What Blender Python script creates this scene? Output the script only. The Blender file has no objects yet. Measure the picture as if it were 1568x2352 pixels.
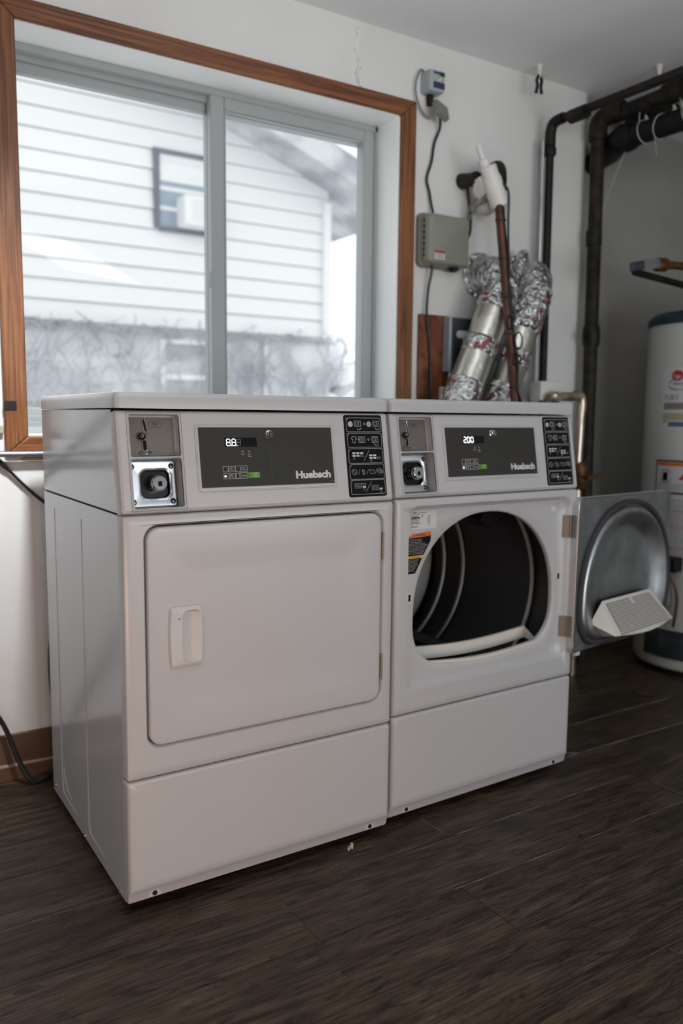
import bpy, bmesh, math, random
from mathutils import Vector, Matrix

random.seed(7)
sc = bpy.context.scene
COL = sc.collection
R = math.radians

# ------------------------------------------------------------------ camera
cam_d = bpy.data.cameras.new('camera')
cam = bpy.data.objects.new('camera', cam_d)
COL.objects.link(cam)
YAW, PITCH, ROLL, FPX = 0.5647, 0.1145, 0.0091, 1891.57
_f = Vector((math.sin(YAW) * math.cos(PITCH), math.cos(YAW) * math.cos(PITCH), -math.sin(PITCH)))
_r = Vector((math.cos(YAW), -math.sin(YAW), 0))
_u = _r.cross(_f)
_r2 = math.cos(ROLL) * _r + math.sin(ROLL) * _u
_u2 = -math.sin(ROLL) * _r + math.cos(ROLL) * _u
M = Matrix((_r2, _u2, -_f)).transposed().to_4x4()
M.translation = Vector((-0.5125, -1.6442, 1.0761))
cam.matrix_world = M
cam_d.sensor_fit = 'HORIZONTAL'
cam_d.sensor_width = 24.0
cam_d.lens = FPX / 1568 * 24.0
cam_d.clip_start = 0.02
cam_d.dof.use_dof = True
cam_d.dof.focus_distance = 1.85
cam_d.dof.aperture_fstop = 2.2
sc.camera = cam

# ------------------------------------------------------------------ sky, lights, exposure
world = bpy.data.worlds.new('world')
sc.world = world
world.use_nodes = True
bg = world.node_tree.nodes['Background']
bg.inputs['Color'].default_value = (0.95, 0.975, 1.0, 1)
bg.inputs['Strength'].default_value = 1.55


def area_light(name, loc, target, sx, sy, power, color):
    d = bpy.data.lights.new(name, 'AREA')
    d.shape = 'RECTANGLE'
    d.size, d.size_y = sx, sy
    d.energy = power
    d.color = color
    o = bpy.data.objects.new(name, d)
    COL.objects.link(o)
    o.location = loc
    o.rotation_euler = (Vector(target) - Vector(loc)).to_track_quat('-Z', 'Y').to_euler()
    return o


# added fill lights outside the view, and a low warm lamp at left
area_light('front_fill', (1.7, -4.0, 0.85), (1.3, 0.0, 0.6), 2.6, 1.5, 54, (0.95, 0.98, 1.0))  # added broad cool fill behind the camera; no door stands there
area_light('ceiling_fill', (0.7, -1.0, 1.95), (0.85, -0.75, 2.5), 0.6, 0.6, 11, (0.95, 0.98, 1.0))  # added upward fill that brightens the ceiling, with no fixture behind it
area_light('left_fill', (-2.5, -1.6, 1.45), (0.3, 0.4, 1.5), 1.5, 1.3, 17, (0.84, 0.93, 1.0))  # added cool fill from the left; that wall has no window
ws_ = area_light('wall_wash_fill', (0.04, -0.25, 2.38), (-0.13, 0.86, 0.85), 0.12, 0.12, 3.9, (0.93, 0.97, 1.0))  # added narrow beam to brighten the wall left of the closed dryer
ws_.data.spread = R(50)
area_light('warm_lamp', (-0.35, -1.3, 0.4), (0.05, 0.0, 0.3), 0.3, 0.3, 5.5, (1.0, 0.56, 0.36))
prt = area_light('window_portal', (0.65, 1.12, 1.58), (0.65, 0.0, 1.58), 1.34, 1.16, 1, (1, 1, 1))
prt.data.cycles.is_portal = True

sc.view_settings.view_transform = 'Standard'
sc.view_settings.look = 'None'
sc.view_settings.gamma = 1.0
sc.view_settings.use_curve_mapping = False
sc.view_settings.exposure = 0.0
sc.cycles.use_light_tree = False
sc.cycles.max_bounces = 6
sc.cycles.diffuse_bounces = 4
sc.cycles.glossy_bounces = 3
sc.cycles.transmission_bounces = 2
sc.cycles.caustics_reflective = False
sc.cycles.caustics_refractive = False


# ------------------------------------------------------------------ materials
def new_mat(name):
    m = bpy.data.materials.new(name)
    m.use_nodes = True
    nt = m.node_tree
    return m, nt, nt.nodes['Principled BSDF']


def N(nt, t, **kw):
    n = nt.nodes.new(t)
    for k, v in kw.items():
        setattr(n, k, v)
    return n


def mat(name, col, rough=0.5, metal=0.0, bump=None, var=None, coat=0.0, emit=None, rvar=None, spec=None):
    """bump=(scale,strength,dist)  var=(col2,scale,lo,hi)  rvar=(rough2,scale)"""
    m, nt, b = new_mat(name)
    b.inputs['Base Color'].default_value = (*col, 1)
    b.inputs['Roughness'].default_value = rough
    b.inputs['Metallic'].default_value = metal
    if spec is not None:
        b.inputs['Specular IOR Level'].default_value = spec
    if coat:
        b.inputs['Coat Weight'].default_value = coat
        b.inputs['Coat Roughness'].default_value = 0.12
    if emit:
        b.inputs['Emission Color'].default_value = (*emit[0], 1)
        b.inputs['Emission Strength'].default_value = emit[1]
    if bump or var or rvar:
        tc = N(nt, 'ShaderNodeTexCoord')
    if var:
        n = N(nt, 'ShaderNodeTexNoise')
        n.inputs['Scale'].default_value = var[1]
        n.inputs['Detail'].default_value = 6
        nt.links.new(tc.outputs['Object'], n.inputs['Vector'])
        r = N(nt, 'ShaderNodeValToRGB')
        r.color_ramp.elements[0].position = var[2]
        r.color_ramp.elements[1].position = var[3]
        r.color_ramp.elements[0].color = (*col, 1)
        r.color_ramp.elements[1].color = (*var[0], 1)
        nt.links.new(n.outputs['Fac'], r.inputs['Fac'])
        nt.links.new(r.outputs['Color'], b.inputs['Base Color'])
    if rvar:
        n = N(nt, 'ShaderNodeTexNoise')
        n.inputs['Scale'].default_value = rvar[1]
        n.inputs['Detail'].default_value = 4
        nt.links.new(tc.outputs['Object'], n.inputs['Vector'])
        mr = N(nt, 'ShaderNodeMapRange')
        mr.inputs['From Min'].default_value = 0.35
        mr.inputs['From Max'].default_value = 0.65
        mr.inputs['To Min'].default_value = rough
        mr.inputs['To Max'].default_value = rvar[0]
        nt.links.new(n.outputs['Fac'], mr.inputs['Value'])
        nt.links.new(mr.outputs['Result'], b.inputs['Roughness'])
    if bump:
        n = N(nt, 'ShaderNodeTexNoise')
        n.inputs['Scale'].default_value = bump[0]
        n.inputs['Detail'].default_value = 3
        nt.links.new(tc.outputs['Object'], n.inputs['Vector'])
        bp = N(nt, 'ShaderNodeBump')
        bp.inputs['Strength'].default_value = bump[1]
        bp.inputs['Distance'].default_value = bump[2]
        nt.links.new(n.outputs['Fac'], bp.inputs['Height'])
        nt.links.new(bp.outputs['Normal'], b.inputs['Normal'])
    return m


def wood_mat(name, c0, c1, c2, scale, rough=0.45, bump=0.15, rand=False, coat=0.0, lo=0.35, hi=0.62):
    """streaky grain; scale = mapping scale, small along the grain"""
    m, nt, b = new_mat(name)
    tc = N(nt, 'ShaderNodeTexCoord')
    mp = N(nt, 'ShaderNodeMapping')
    mp.inputs['Scale'].default_value = scale
    vec = tc.outputs['Object']
    if rand:
        oi = N(nt, 'ShaderNodeObjectInfo')
        ma = N(nt, 'ShaderNodeMath', operation='MULTIPLY')
        ma.inputs[1].default_value = 47.0
        nt.links.new(oi.outputs['Random'], ma.inputs[0])
        va = N(nt, 'ShaderNodeVectorMath', operation='ADD')
        nt.links.new(tc.outputs['Object'], va.inputs[0])
        nt.links.new(ma.outputs[0], va.inputs[1])
        vec = va.outputs[0]
    nt.links.new(vec, mp.inputs['Vector'])
    n1 = N(nt, 'ShaderNodeTexNoise')
    n1.inputs['Scale'].default_value = 1.0
    n1.inputs['Detail'].default_value = 7
    n1.inputs['Roughness'].default_value = 0.62
    n1.inputs['Distortion'].default_value = 0.6
    nt.links.new(mp.outputs['Vector'], n1.inputs['Vector'])
    r = N(nt, 'ShaderNodeValToRGB')
    e = r.color_ramp.elements
    e[0].position, e[1].position = lo, hi
    e[0].color, e[1].color = (*c0, 1), (*c2, 1)
    x = e.new((lo + hi) / 2)
    x.color = (*c1, 1)
    nt.links.new(n1.outputs['Fac'], r.inputs['Fac'])
    out = r.outputs['Color']
    if rand:
        n2 = N(nt, 'ShaderNodeTexNoise')
        n2.inputs['Scale'].default_value = 2.3
        n2.inputs['Detail'].default_value = 3
        nt.links.new(vec, n2.inputs['Vector'])
        mr = N(nt, 'ShaderNodeMapRange')
        mr.inputs['From Min'].default_value = 0.3
        mr.inputs['From Max'].default_value = 0.7
        mr.inputs['To Min'].default_value = 0.72
        mr.inputs['To Max'].default_value = 1.3
        nt.links.new(n2.outputs['Fac'], mr.inputs['Value'])
        hs = N(nt, 'ShaderNodeHueSaturation')
        nt.links.new(out, hs.inputs['Color'])
        nt.links.new(mr.outputs['Result'], hs.inputs['Value'])
        out = hs.outputs['Color']
    nt.links.new(out, b.inputs['Base Color'])
    b.inputs['Roughness'].default_value = rough
    if coat:
        b.inputs['Coat Weight'].default_value = coat
        b.inputs['Coat Roughness'].default_value = 0.2
    bp = N(nt, 'ShaderNodeBump')
    bp.inputs['Strength'].default_value = bump
    bp.inputs['Distance'].default_value = 0.002
    nt.links.new(n1.outputs['Fac'], bp.inputs['Height'])
    nt.links.new(bp.outputs['Normal'], b.inputs['Normal'])
    return m


def glass_mat(name, tint=(1, 1, 1), refl=0.06, haze=0.0):
    m = bpy.data.materials.new(name)
    m.use_nodes = True
    nt = m.node_tree
    nt.nodes.clear()
    out = N(nt, 'ShaderNodeOutputMaterial')
    tr = N(nt, 'ShaderNodeBsdfTransparent')
    tr.inputs['Color'].default_value = (*tint, 1)
    gl = N(nt, 'ShaderNodeBsdfGlossy')
    gl.inputs['Roughness'].default_value = 0.02
    mx = N(nt, 'ShaderNodeMixShader')
    mx.inputs['Fac'].default_value = refl
    nt.links.new(tr.outputs[0], mx.inputs[1])
    nt.links.new(gl.outputs[0], mx.inputs[2])
    last = mx.outputs[0]
    if haze:
        df = N(nt, 'ShaderNodeBsdfTranslucent')
        df.inputs['Color'].default_value = (0.9, 0.92, 0.95, 1)
        tc = N(nt, 'ShaderNodeTexCoord')
        n = N(nt, 'ShaderNodeTexNoise')
        n.inputs['Scale'].default_value = 5
        nt.links.new(tc.outputs['Object'], n.inputs['Vector'])
        ml = N(nt, 'ShaderNodeMath', operation='MULTIPLY')
        ml.inputs[1].default_value = haze
        nt.links.new(n.outputs['Fac'], ml.inputs[0])
        mx2 = N(nt, 'ShaderNodeMixShader')
        nt.links.new(ml.outputs[0], mx2.inputs['Fac'])
        nt.links.new(last, mx2.inputs[1])
        nt.links.new(df.outputs[0], mx2.inputs[2])
        last = mx2.outputs[0]
    nt.links.new(last, out.inputs['Surface'])
    return m


MT = {}
MT['enamel'] = mat('white_enamel', (0.50, 0.50, 0.51), 0.30, bump=(900, 0.05, 0.0006))
MT['enamel_side'] = mat('white_enamel_side', (0.46, 0.467, 0.485), 0.16)
MT['white_plastic'] = mat('white_plastic', (0.57, 0.565, 0.56), 0.42)
MT['cream_plastic'] = mat('cream_plastic', (0.66, 0.64, 0.59), 0.45)
MT['chrome'] = mat('chrome', (0.82, 0.83, 0.84), 0.12, 1.0)
MT['zinc'] = mat('zinc_plate', (0.72, 0.76, 0.80), 0.3, 1.0, var=((0.6, 0.64, 0.7), 30, 0.4, 0.65))
MT['dark_chrome'] = mat('dark_chrome', (0.10, 0.10, 0.10), 0.25, 1.0)
MT['galv'] = mat('galvanised_steel', (0.50, 0.52, 0.54), 0.36, 1.0, var=((0.40, 0.42, 0.44), 14, 0.35, 0.65), rvar=(0.48, 9))
MT['drum_steel'] = mat('drum_steel', (0.55, 0.55, 0.55), 0.38, 0.45)
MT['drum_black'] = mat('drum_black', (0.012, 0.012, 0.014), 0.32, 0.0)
MT['gasket'] = mat('gasket', (0.035, 0.036, 0.04), 0.7)
MT['taupe'] = mat('taupe_plate', (0.15, 0.132, 0.118), 0.42, 0.2, bump=(1500, 0.05, 0.0004))
MT['panel'] = mat('charcoal_overlay', (0.036, 0.035, 0.033), 0.55, spec=0.25, bump=(1800, 0.1, 0.0004))
MT['black'] = mat('black_print', (0.005, 0.005, 0.0055), 0.6, spec=0.12)
MT['display'] = mat('display_window', (0.004, 0.004, 0.004), 0.15)
MT['black_gloss'] = mat('black_gloss', (0.02, 0.02, 0.02), 0.22, 0.6)
MT['white_print'] = mat('white_print', (0.62, 0.61, 0.60), 0.5)
MT['grey_print'] = mat('grey_print', (0.32, 0.32, 0.32), 0.5)
MT['dark_print'] = mat('dark_print', (0.03, 0.025, 0.025), 0.5)
MT['green'] = mat('green_print', (0.09, 0.30, 0.012), 0.45)
MT['green_line'] = mat('green_line', (0.035, 0.11, 0.02), 0.5)
MT['led'] = mat('lit_segment', (0.9, 0.85, 1), 0.4, emit=((0.93, 0.86, 1.0), 1.6))
MT['led_dim'] = mat('dim_segment', (0.12, 0.11, 0.13), 0.4, emit=((0.8, 0.75, 0.9), 0.09))
MT['orange'] = mat('orange_print', (0.62, 0.14, 0.02), 0.5)
MT['yellow'] = mat('yellow_print', (0.72, 0.44, 0.06), 0.5)
MT['red'] = mat('red_print', (0.42, 0.015, 0.02), 0.45)
MT['blue_print'] = mat('blue_print', (0.09, 0.13, 0.24), 0.5)
MT['navy_print'] = mat('navy_print', (0.03, 0.03, 0.10), 0.5)
MT['sticker'] = mat('sticker_paper', (0.60, 0.60, 0.60), 0.5)
MT['hinge'] = mat('hinge_steel', (0.25, 0.22, 0.185), 0.45, 0.4)
MT['dark'] = mat('dark_gap', (0.01, 0.01, 0.01), 0.8)
MT['screw'] = mat('screw_head', (0.25, 0.25, 0.25), 0.3, 1.0)
MT['wall'] = mat('wall_paint', (0.76, 0.757, 0.745), 0.5, bump=(60, 0.10, 0.002), var=((0.69, 0.68, 0.66), 2.2, 0.42, 0.75))
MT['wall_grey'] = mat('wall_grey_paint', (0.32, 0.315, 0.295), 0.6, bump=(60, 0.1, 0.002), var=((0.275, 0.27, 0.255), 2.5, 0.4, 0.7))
MT['ceiling'] = mat('ceiling_paint', (0.86, 0.865, 0.87), 0.6, bump=(45, 0.12, 0.003), var=((0.80, 0.80, 0.80), 1.7, 0.4, 0.75))
MT['caulk'] = mat('caulk', (0.80, 0.79, 0.77), 0.5)
MT['jamb'] = mat('jamb_paint', (0.90, 0.915, 0.90), 0.4)
MT['vinyl'] = mat('vinyl_frame', (0.38, 0.40, 0.40), 0.35)
MT['oak_v'] = wood_mat('oak_vertical', (0.085, 0.026, 0.008), (0.20, 0.072, 0.024), (0.285, 0.118, 0.045), (120, 120, 3.2), 0.42)
MT['oak_h'] = wood_mat('oak_horizontal', (0.075, 0.024, 0.009), (0.17, 0.058, 0.022), (0.25, 0.095, 0.038), (3.2, 120, 120), 0.42)
MT['plywood'] = wood_mat('stained_plywood', (0.06, 0.014, 0.004), (0.16, 0.042, 0.012), (0.23, 0.08, 0.022), (26, 60, 12), 0.5)


def plank_mat():
    m, nt, b = new_mat('vinyl_plank')
    L = nt.links.new
    tc = N(nt, 'ShaderNodeTexCoord')
    oi = N(nt, 'ShaderNodeObjectInfo')
    ma = N(nt, 'ShaderNodeMath', operation='MULTIPLY')
    ma.inputs[1].default_value = 61.0
    L(oi.outputs['Random'], ma.inputs[0])
    va = N(nt, 'ShaderNodeVectorMath', operation='ADD')
    L(tc.outputs['Object'], va.inputs[0])
    L(ma.outputs[0], va.inputs[1])

    def noise(scale, detail, rough, dist=0.0):
        mp = N(nt, 'ShaderNodeMapping')
        mp.inputs['Scale'].default_value = scale
        L(va.outputs[0], mp.inputs['Vector'])
        n = N(nt, 'ShaderNodeTexNoise')
        n.inputs['Scale'].default_value = 1.0
        n.inputs['Detail'].default_value = detail
        n.inputs['Roughness'].default_value = rough
        n.inputs['Distortion'].default_value = dist
        L(mp.outputs['Vector'], n.inputs['Vector'])
        return n.outputs['Fac']

    def ramp(fac, p0, c0, p1, c1):
        r = N(nt, 'ShaderNodeValToRGB')
        e = r.color_ramp.elements
        e[0].position, e[1].position = p0, p1
        e[0].color, e[1].color = (*c0, 1), (*c1, 1)
        L(fac, r.inputs['Fac'])
        return r.outputs['Color']

    def mul(a, c):
        x = N(nt, 'ShaderNodeMix', data_type='RGBA', blend_type='MULTIPLY')
        x.inputs['Factor'].default_value = 1.0
        L(a, x.inputs[6])
        L(c, x.inputs[7])
        return x.outputs[2]

    broad = noise((2.2, 16, 16), 5, .6, 1.6)         # cathedral figure
    fine = noise((9, 260, 260), 6, .7)               # pores and streaks
    blot = noise((5.5, 26, 26), 8, .75, 2.2)         # dark worn flecks
    col = ramp(broad, .30, (.020, .0130, .0080), .70, (.100, .073, .050))
    col = mul(col, ramp(fine, .38, (.26, .24, .22), .62, (1.45, 1.42, 1.38)))
    col = mul(col, ramp(blot, .38, (.22, .20, .18), .48, (1.0, 1.0, 1.0)))
    L(col, b.inputs['Base Color'])
    b.inputs['Roughness'].default_value = .47
    b.inputs['Specular IOR Level'].default_value = .34
    bp = N(nt, 'ShaderNodeBump')
    bp.inputs['Strength'].default_value = .35
    bp.inputs['Distance'].default_value = .0015
    L(fine, bp.inputs['Height'])
    L(bp.outputs['Normal'], b.inputs['Normal'])
    return m


MT['plank'] = plank_mat()
MT['dust'] = mat('seam_chalk', (0.30, 0.265, 0.225), 0.9, var=((0.15, 0.125, 0.10), 9, 0.42, 0.62))
MT['slab'] = mat('seam_dust', (0.04, 0.033, 0.027), 0.9, var=((0.42, 0.38, 0.33), 3.0, 0.46, 0.60))
MT['brown_base'] = mat('brown_baseboard', (0.14, 0.075, 0.045), 0.45, var=((0.10, 0.055, 0.035), 6, 0.4, 0.7))
MT['shoe'] = mat('pale_shoe_mould', (0.36, 0.32, 0.29), 0.5)
MT['iron'] = mat('black_iron', (0.008, 0.007, 0.006), 0.5, 0.0, spec=0.25, var=((0.022, 0.015, 0.011), 22, 0.45, 0.7), bump=(120, 0.3, 0.002))
MT['rust'] = mat('rusty_iron', (0.012, 0.009, 0.007), 0.6, 0.0, spec=0.25, var=((0.040, 0.025, 0.017), 18, 0.45, 0.7), bump=(90, 0.35, 0.002))
MT['abs'] = mat('black_drain', (0.006, 0.006, 0.007), 0.55, spec=0.25)
MT['copper'] = mat('old_copper', (0.13, 0.058, 0.036), 0.36, 0.75, var=((0.06, 0.032, 0.024), 15, 0.42, 0.68))
MT['brass'] = mat('old_brass', (0.60, 0.50, 0.42), 0.3, 0.85, var=((0.26, 0.17, 0.11), 18, 0.52, 0.72))
MT['brass_orange'] = mat('orange_brass', (0.17, 0.075, 0.022), 0.45, 0.6, var=((0.06, 0.032, 0.014), 30, 0.4, 0.65))
MT['foil'] = mat('crumpled_foil', (0.70, 0.71, 0.72), 0.24, 1.0, bump=(38, 1.0, 0.03), var=((0.42, 0.40, 0.40), 30, 0.45, 0.66))
MT['duct'] = mat('duct_metal', (0.66, 0.645, 0.59), 0.30, 0.9, bump=(30, 0.25, 0.01), var=((0.38, 0.36, 0.31), 7, 0.4, 0.68))
MT['tape_red'] = mat('red_tape_print', (0.30, 0.05, 0.06), 0.4, 0.3)
MT['box_green'] = mat('grey_green_plastic', (0.235, 0.245, 0.20), 0.42)
MT['box_blue'] = mat('grey_blue_plastic', (0.36, 0.40, 0.42), 0.5)
MT['box_grey'] = mat('grey_plastic', (0.20, 0.20, 0.175), 0.5)
MT['steel_blue'] = mat('painted_steel_blue', (0.36, 0.41, 0.45), 0.35, 0.3)
MT['steel_dark'] = mat('painted_steel_dark', (0.025, 0.032, 0.038), 0.4, 0.2, var=((0.06, 0.07, 0.075), 14, 0.45, 0.7))
MT['cable'] = mat('black_cable', (0.012, 0.012, 0.013), 0.42)
MT['cable_grey'] = mat('grey_cable', (0.16, 0.17, 0.17), 0.5)
MT['pvc'] = mat('white_pvc', (0.72, 0.70, 0.66), 0.38)
MT['led_yellow'] = mat('yellow_lamp', (0.7, 0.6, 0.08), 0.4, emit=((0.9, 0.75, 0.1), 0.12))
MT['heater'] = mat('heater_jacket', (0.52, 0.545, 0.51), 0.35)
MT['heater_top'] = mat('heater_top', (0.015, 0.035, 0.05), 0.45)
MT['navy_grip'] = mat('navy_grip', (0.03, 0.035, 0.06), 0.5)
MT['conduit'] = mat('grey_conduit', (0.30, 0.31, 0.32), 0.38, 0.8)
MT['tan'] = mat('tan_tape', (0.40, 0.355, 0.25), 0.6)
MT['string'] = mat('pale_string', (0.42, 0.42, 0.40), 0.6)
MT['yellow_strap'] = mat('yellow_webbing', (0.50, 0.42, 0.20), 0.7, var=((0.14, 0.12, 0.07), 160, 0.45, 0.6))
MT['glass'] = glass_mat('window_glass', (0.97, 0.985, 0.98), 0.012, 0.05)
MT['siding'] = mat('white_siding', (0.80, 0.80, 0.80), 0.6)
MT['siding_trim'] = mat('siding_trim', (0.74, 0.74, 0.75), 0.6)
MT['stucco'] = mat('foundation_stucco', (0.70, 0.71, 0.72), 0.8, bump=(12, 0.3, 0.03), var=((0.54, 0.55, 0.57), 3.5, 0.4, 0.62))
MT['soffit'] = mat('weathered_soffit', (0.33, 0.34, 0.37), 0.8, var=((0.60, 0.61, 0.63), 3.0, 0.40, 0.62))
MT['snow'] = mat('snow', (0.92, 0.93, 0.95), 0.7)
MT['dark_frame'] = mat('dark_window_frame', (0.12, 0.13, 0.16), 0.5)
MT['blue_glass'] = mat('blue_reflecting_glass', (0.30, 0.36, 0.44), 0.15)
MT['shade'] = mat('white_roller_shade', (0.80, 0.80, 0.80), 0.7)
MT['vine'] = mat('bare_vine', (0.40, 0.40, 0.44), 0.8)


# ------------------------------------------------------------------ mesh helper
class MB:
    def __init__(s):
        s.v, s.f = [], []

    def add(s, vs, fs):
        o = len(s.v)
        s.v += [tuple(v) for v in vs]
        s.f += [tuple(i + o for i in f) for f in fs]
        return s

    def box(s, x0, x1, y0, y1, z0, z1):
        return s.add([(x0, y0, z0), (x1, y0, z0), (x1, y1, z0), (x0, y1, z0), (x0, y0, z1), (x1, y0, z1), (x1, y1, z1), (x0, y1, z1)],
                     [(0, 3, 2, 1), (4, 5, 6, 7), (0, 1, 5, 4), (1, 2, 6, 5), (2, 3, 7, 6), (3, 0, 4, 7)])

    def obox(s, c, ax, ay, az):
        """oriented box: centre and three half-axis vectors"""
        c, ax, ay, az = Vector(c), Vector(ax), Vector(ay), Vector(az)
        vs = [c + sx * ax + sy * ay + sz * az for sz in (-1, 1) for sx, sy in ((-1, -1), (1, -1), (1, 1), (-1, 1))]
        return s.add(vs, [(0, 3, 2, 1), (4, 5, 6, 7), (0, 1, 5, 4), (1, 2, 6, 5), (2, 3, 7, 6), (3, 0, 4, 7)])

    def prism(s, poly, a0, a1, axis='y'):
        n = len(poly)
        def P(p, a):
            return (p[0], a, p[1]) if axis == 'y' else ((a, p[0], p[1]) if axis == 'x' else (p[0], p[1], a))
        vs = [P(p, a0) for p in poly] + [P(p, a1) for p in poly]
        fs = [tuple(range(n)), tuple(range(2 * n - 1, n - 1, -1))]
        fs += [(i, (i + 1) % n, n + (i + 1) % n, n + i) for i in range(n)]
        return s.add(vs, fs)

    def loops(s, ls, cap0=False, cap1=False, closed=False):
        n = len(ls[0])
        vs = [v for l in ls for v in l]
        fs = []
        for k in range(len(ls) - 1 + (1 if closed else 0)):
            a, b = k * n, ((k + 1) % len(ls)) * n
            fs += [(a + i, a + (i + 1) % n, b + (i + 1) % n, b + i) for i in range(n)]
        if cap0:
            fs.append(tuple(range(n - 1, -1, -1)))
        if cap1:
            o = (len(ls) - 1) * n
            fs.append(tuple(o + i for i in range(n)))
        return s.add(vs, fs)

    def tube(s, path, r, n=10, cap=True, closed=False, wob=0.0):
        P = [Vector(p) for p in path]
        m = len(P)
        rs = r if isinstance(r, (list, tuple)) else [r] * m
        T = []
        for i in range(m):
            a = P[(i - 1) % m] if (closed or i > 0) else P[i]
            b = P[(i + 1) % m] if (closed or i < m - 1) else P[i]
            t = (b - a)
            T.append(t.normalized() if t.length > 1e-9 else Vector((0, 0, 1)))
        ref = Vector((0, 0, 1)) if abs(T[0].z) < 0.9 else Vector((1, 0, 0))
        u = (ref - ref.dot(T[0]) * T[0]).normalized()
        L = []
        for i in range(m):
            u = (u - u.dot(T[i]) * T[i])
            u = u.normalized() if u.length > 1e-6 else T[i].orthogonal().normalized()
            w = T[i].cross(u)
            ring = []
            for k in range(n):
                a = 2 * math.pi * k / n
                rr_ = rs[i] * (1 + (random.uniform(-wob, wob) if wob else 0))
                ring.append(P[i] + rr_ * (math.cos(a) * u + math.sin(a) * w))
            L.append(ring)
        return s.loops(L, cap and not closed, cap and not closed, closed)

    def lathe(s, prof, c=(0, 0, 0), n=32, axis='z', cap=True):
        """prof: (radius, height) along the axis"""
        c = Vector(c)
        L = []
        for r, h in prof:
            ring = []
            for k in range(n):
                a = 2 * math.pi * k / n
                p, q = r * math.cos(a), r * math.sin(a)
                ring.append(c + Vector({'z': (p, q, h), 'y': (p, h, q), 'x': (h, p, q)}[axis]))
            L.append(ring)
        return s.loops(L, cap, cap)

    def ribbon(s, pts, w, y, closed=False, place=None):
        """flat printed line in the xz plane at depth y"""
        P = [Vector((p[0], p[1])) for p in pts]
        m = len(P)
        left, right = [], []
        for i in range(m):
            a = P[(i - 1) % m] if (closed or i > 0) else None
            b = P[(i + 1) % m] if (closed or i < m - 1) else None
            d1 = (P[i] - a).normalized() if a is not None else None
            d2 = (b - P[i]).normalized() if b is not None else None
            if d1 is None: d1 = d2
            if d2 is None: d2 = d1
            n1, n2 = Vector((-d1.y, d1.x)), Vector((-d2.y, d2.x))
            nn = (n1 + n2)
            nn = nn.normalized() if nn.length > 1e-6 else n1
            k = 1 / max(0.4, nn.dot(n1))
            left.append(P[i] + nn * w * 0.5 * k)
            right.append(P[i] - nn * w * 0.5 * k)
        vs = [(p.x, y, p.y) for p in left] + [(p.x, y, p.y) for p in right]
        fs = [(i, (i + 1) % m, m + (i + 1) % m, m + i) for i in range(m if closed else m - 1)]
        return s.add(vs, fs)

    def flat(s, pts, y):
        return s.add([(p[0], y, p[1]) for p in pts], [tuple(range(len(pts)))])

    def rect(s, x0, x1, z0, z1, y):
        return s.flat([(x0, z0), (x1, z0), (x1, z1), (x0, z1)], y)

    def text(s, body, x0, x1, z0, z1, y, bold=0.0, fit=True, ext=0.0):
        vs, fs = text_geo(body, bold)
        if not vs:
            return s
        ax, bx = min(v[0] for v in vs), max(v[0] for v in vs)
        az, bz = min(v[1] for v in vs), max(v[1] for v in vs)
        kz = (z1 - z0) / max(1e-6, bz - az)
        kx = (x1 - x0) / max(1e-6, bx - ax)
        if not fit:
            kx = kz
        return s.add([(x0 + (v[0] - ax) * kx, y, z0 + (v[1] - az) * kz) for v in vs], fs)

    def xf(s, M):
        s.v = [tuple(M @ Vector(v)) for v in s.v]
        return s

    def build(s, name, m, parent=None, loc=None, rot=None, smooth=True, bevel=0.0, seg=2, sharp=35, recalc=True):
        me = bpy.data.meshes.new(name)
        me.from_pydata(s.v, [], s.f)
        if recalc:
            b = bmesh.new()
            b.from_mesh(me)
            bmesh.ops.recalc_face_normals(b, faces=b.faces)
            b.to_mesh(me)
            b.free()
        me.materials.append(MT[m] if isinstance(m, str) else m)
        if smooth:
            for p in me.polygons:
                p.use_smooth = True
            me.set_sharp_from_angle(angle=R(sharp))
        o = bpy.data.objects.new(name, me)
        COL.objects.link(o)
        if loc is not None:
            o.location = loc
        if rot is not None:
            o.rotation_euler = rot
        if parent is not None:
            o.parent = parent
        if bevel:
            md = o.modifiers.new('bevel', 'BEVEL')
            md.width = bevel
            md.segments = seg
            md.limit_method = 'ANGLE'
            md.angle_limit = R(40)
            md.harden_normals = False
        return o


_tc = {}


def text_geo(body, bold=0.0):
    k = (body, bold)
    if k in _tc:
        return _tc[k]
    c = bpy.data.curves.new('t', 'FONT')
    c.body = body
    c.size = 1.0
    c.offset = bold
    c.resolution_u = 3
    o = bpy.data.objects.new('t', c)
    COL.objects.link(o)
    dg = bpy.context.evaluated_depsgraph_get()
    me = bpy.data.meshes.new_from_object(o.evaluated_get(dg))
    vs = [tuple(v.co) for v in me.vertices]
    fs = [tuple(p.vertices) for p in me.polygons]
    bpy.data.objects.remove(o)
    bpy.data.curves.remove(c)
    bpy.data.meshes.remove(me)
    _tc[k] = (vs, fs)
    return _tc[k]


def tag(o, label=None, cat=None, group=None, kind=None):
    if label: o['label'] = label
    if cat: o['category'] = cat
    if group: o['group'] = group
    if kind: o['kind'] = kind
    return o


def empty(name, loc=(0, 0, 0), rz=0.0):
    o = bpy.data.objects.new(name, None)
    o.empty_display_size = 0.05
    COL.objects.link(o)
    o.location = loc
    o.rotation_euler = (0, 0, rz)
    return o


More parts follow.
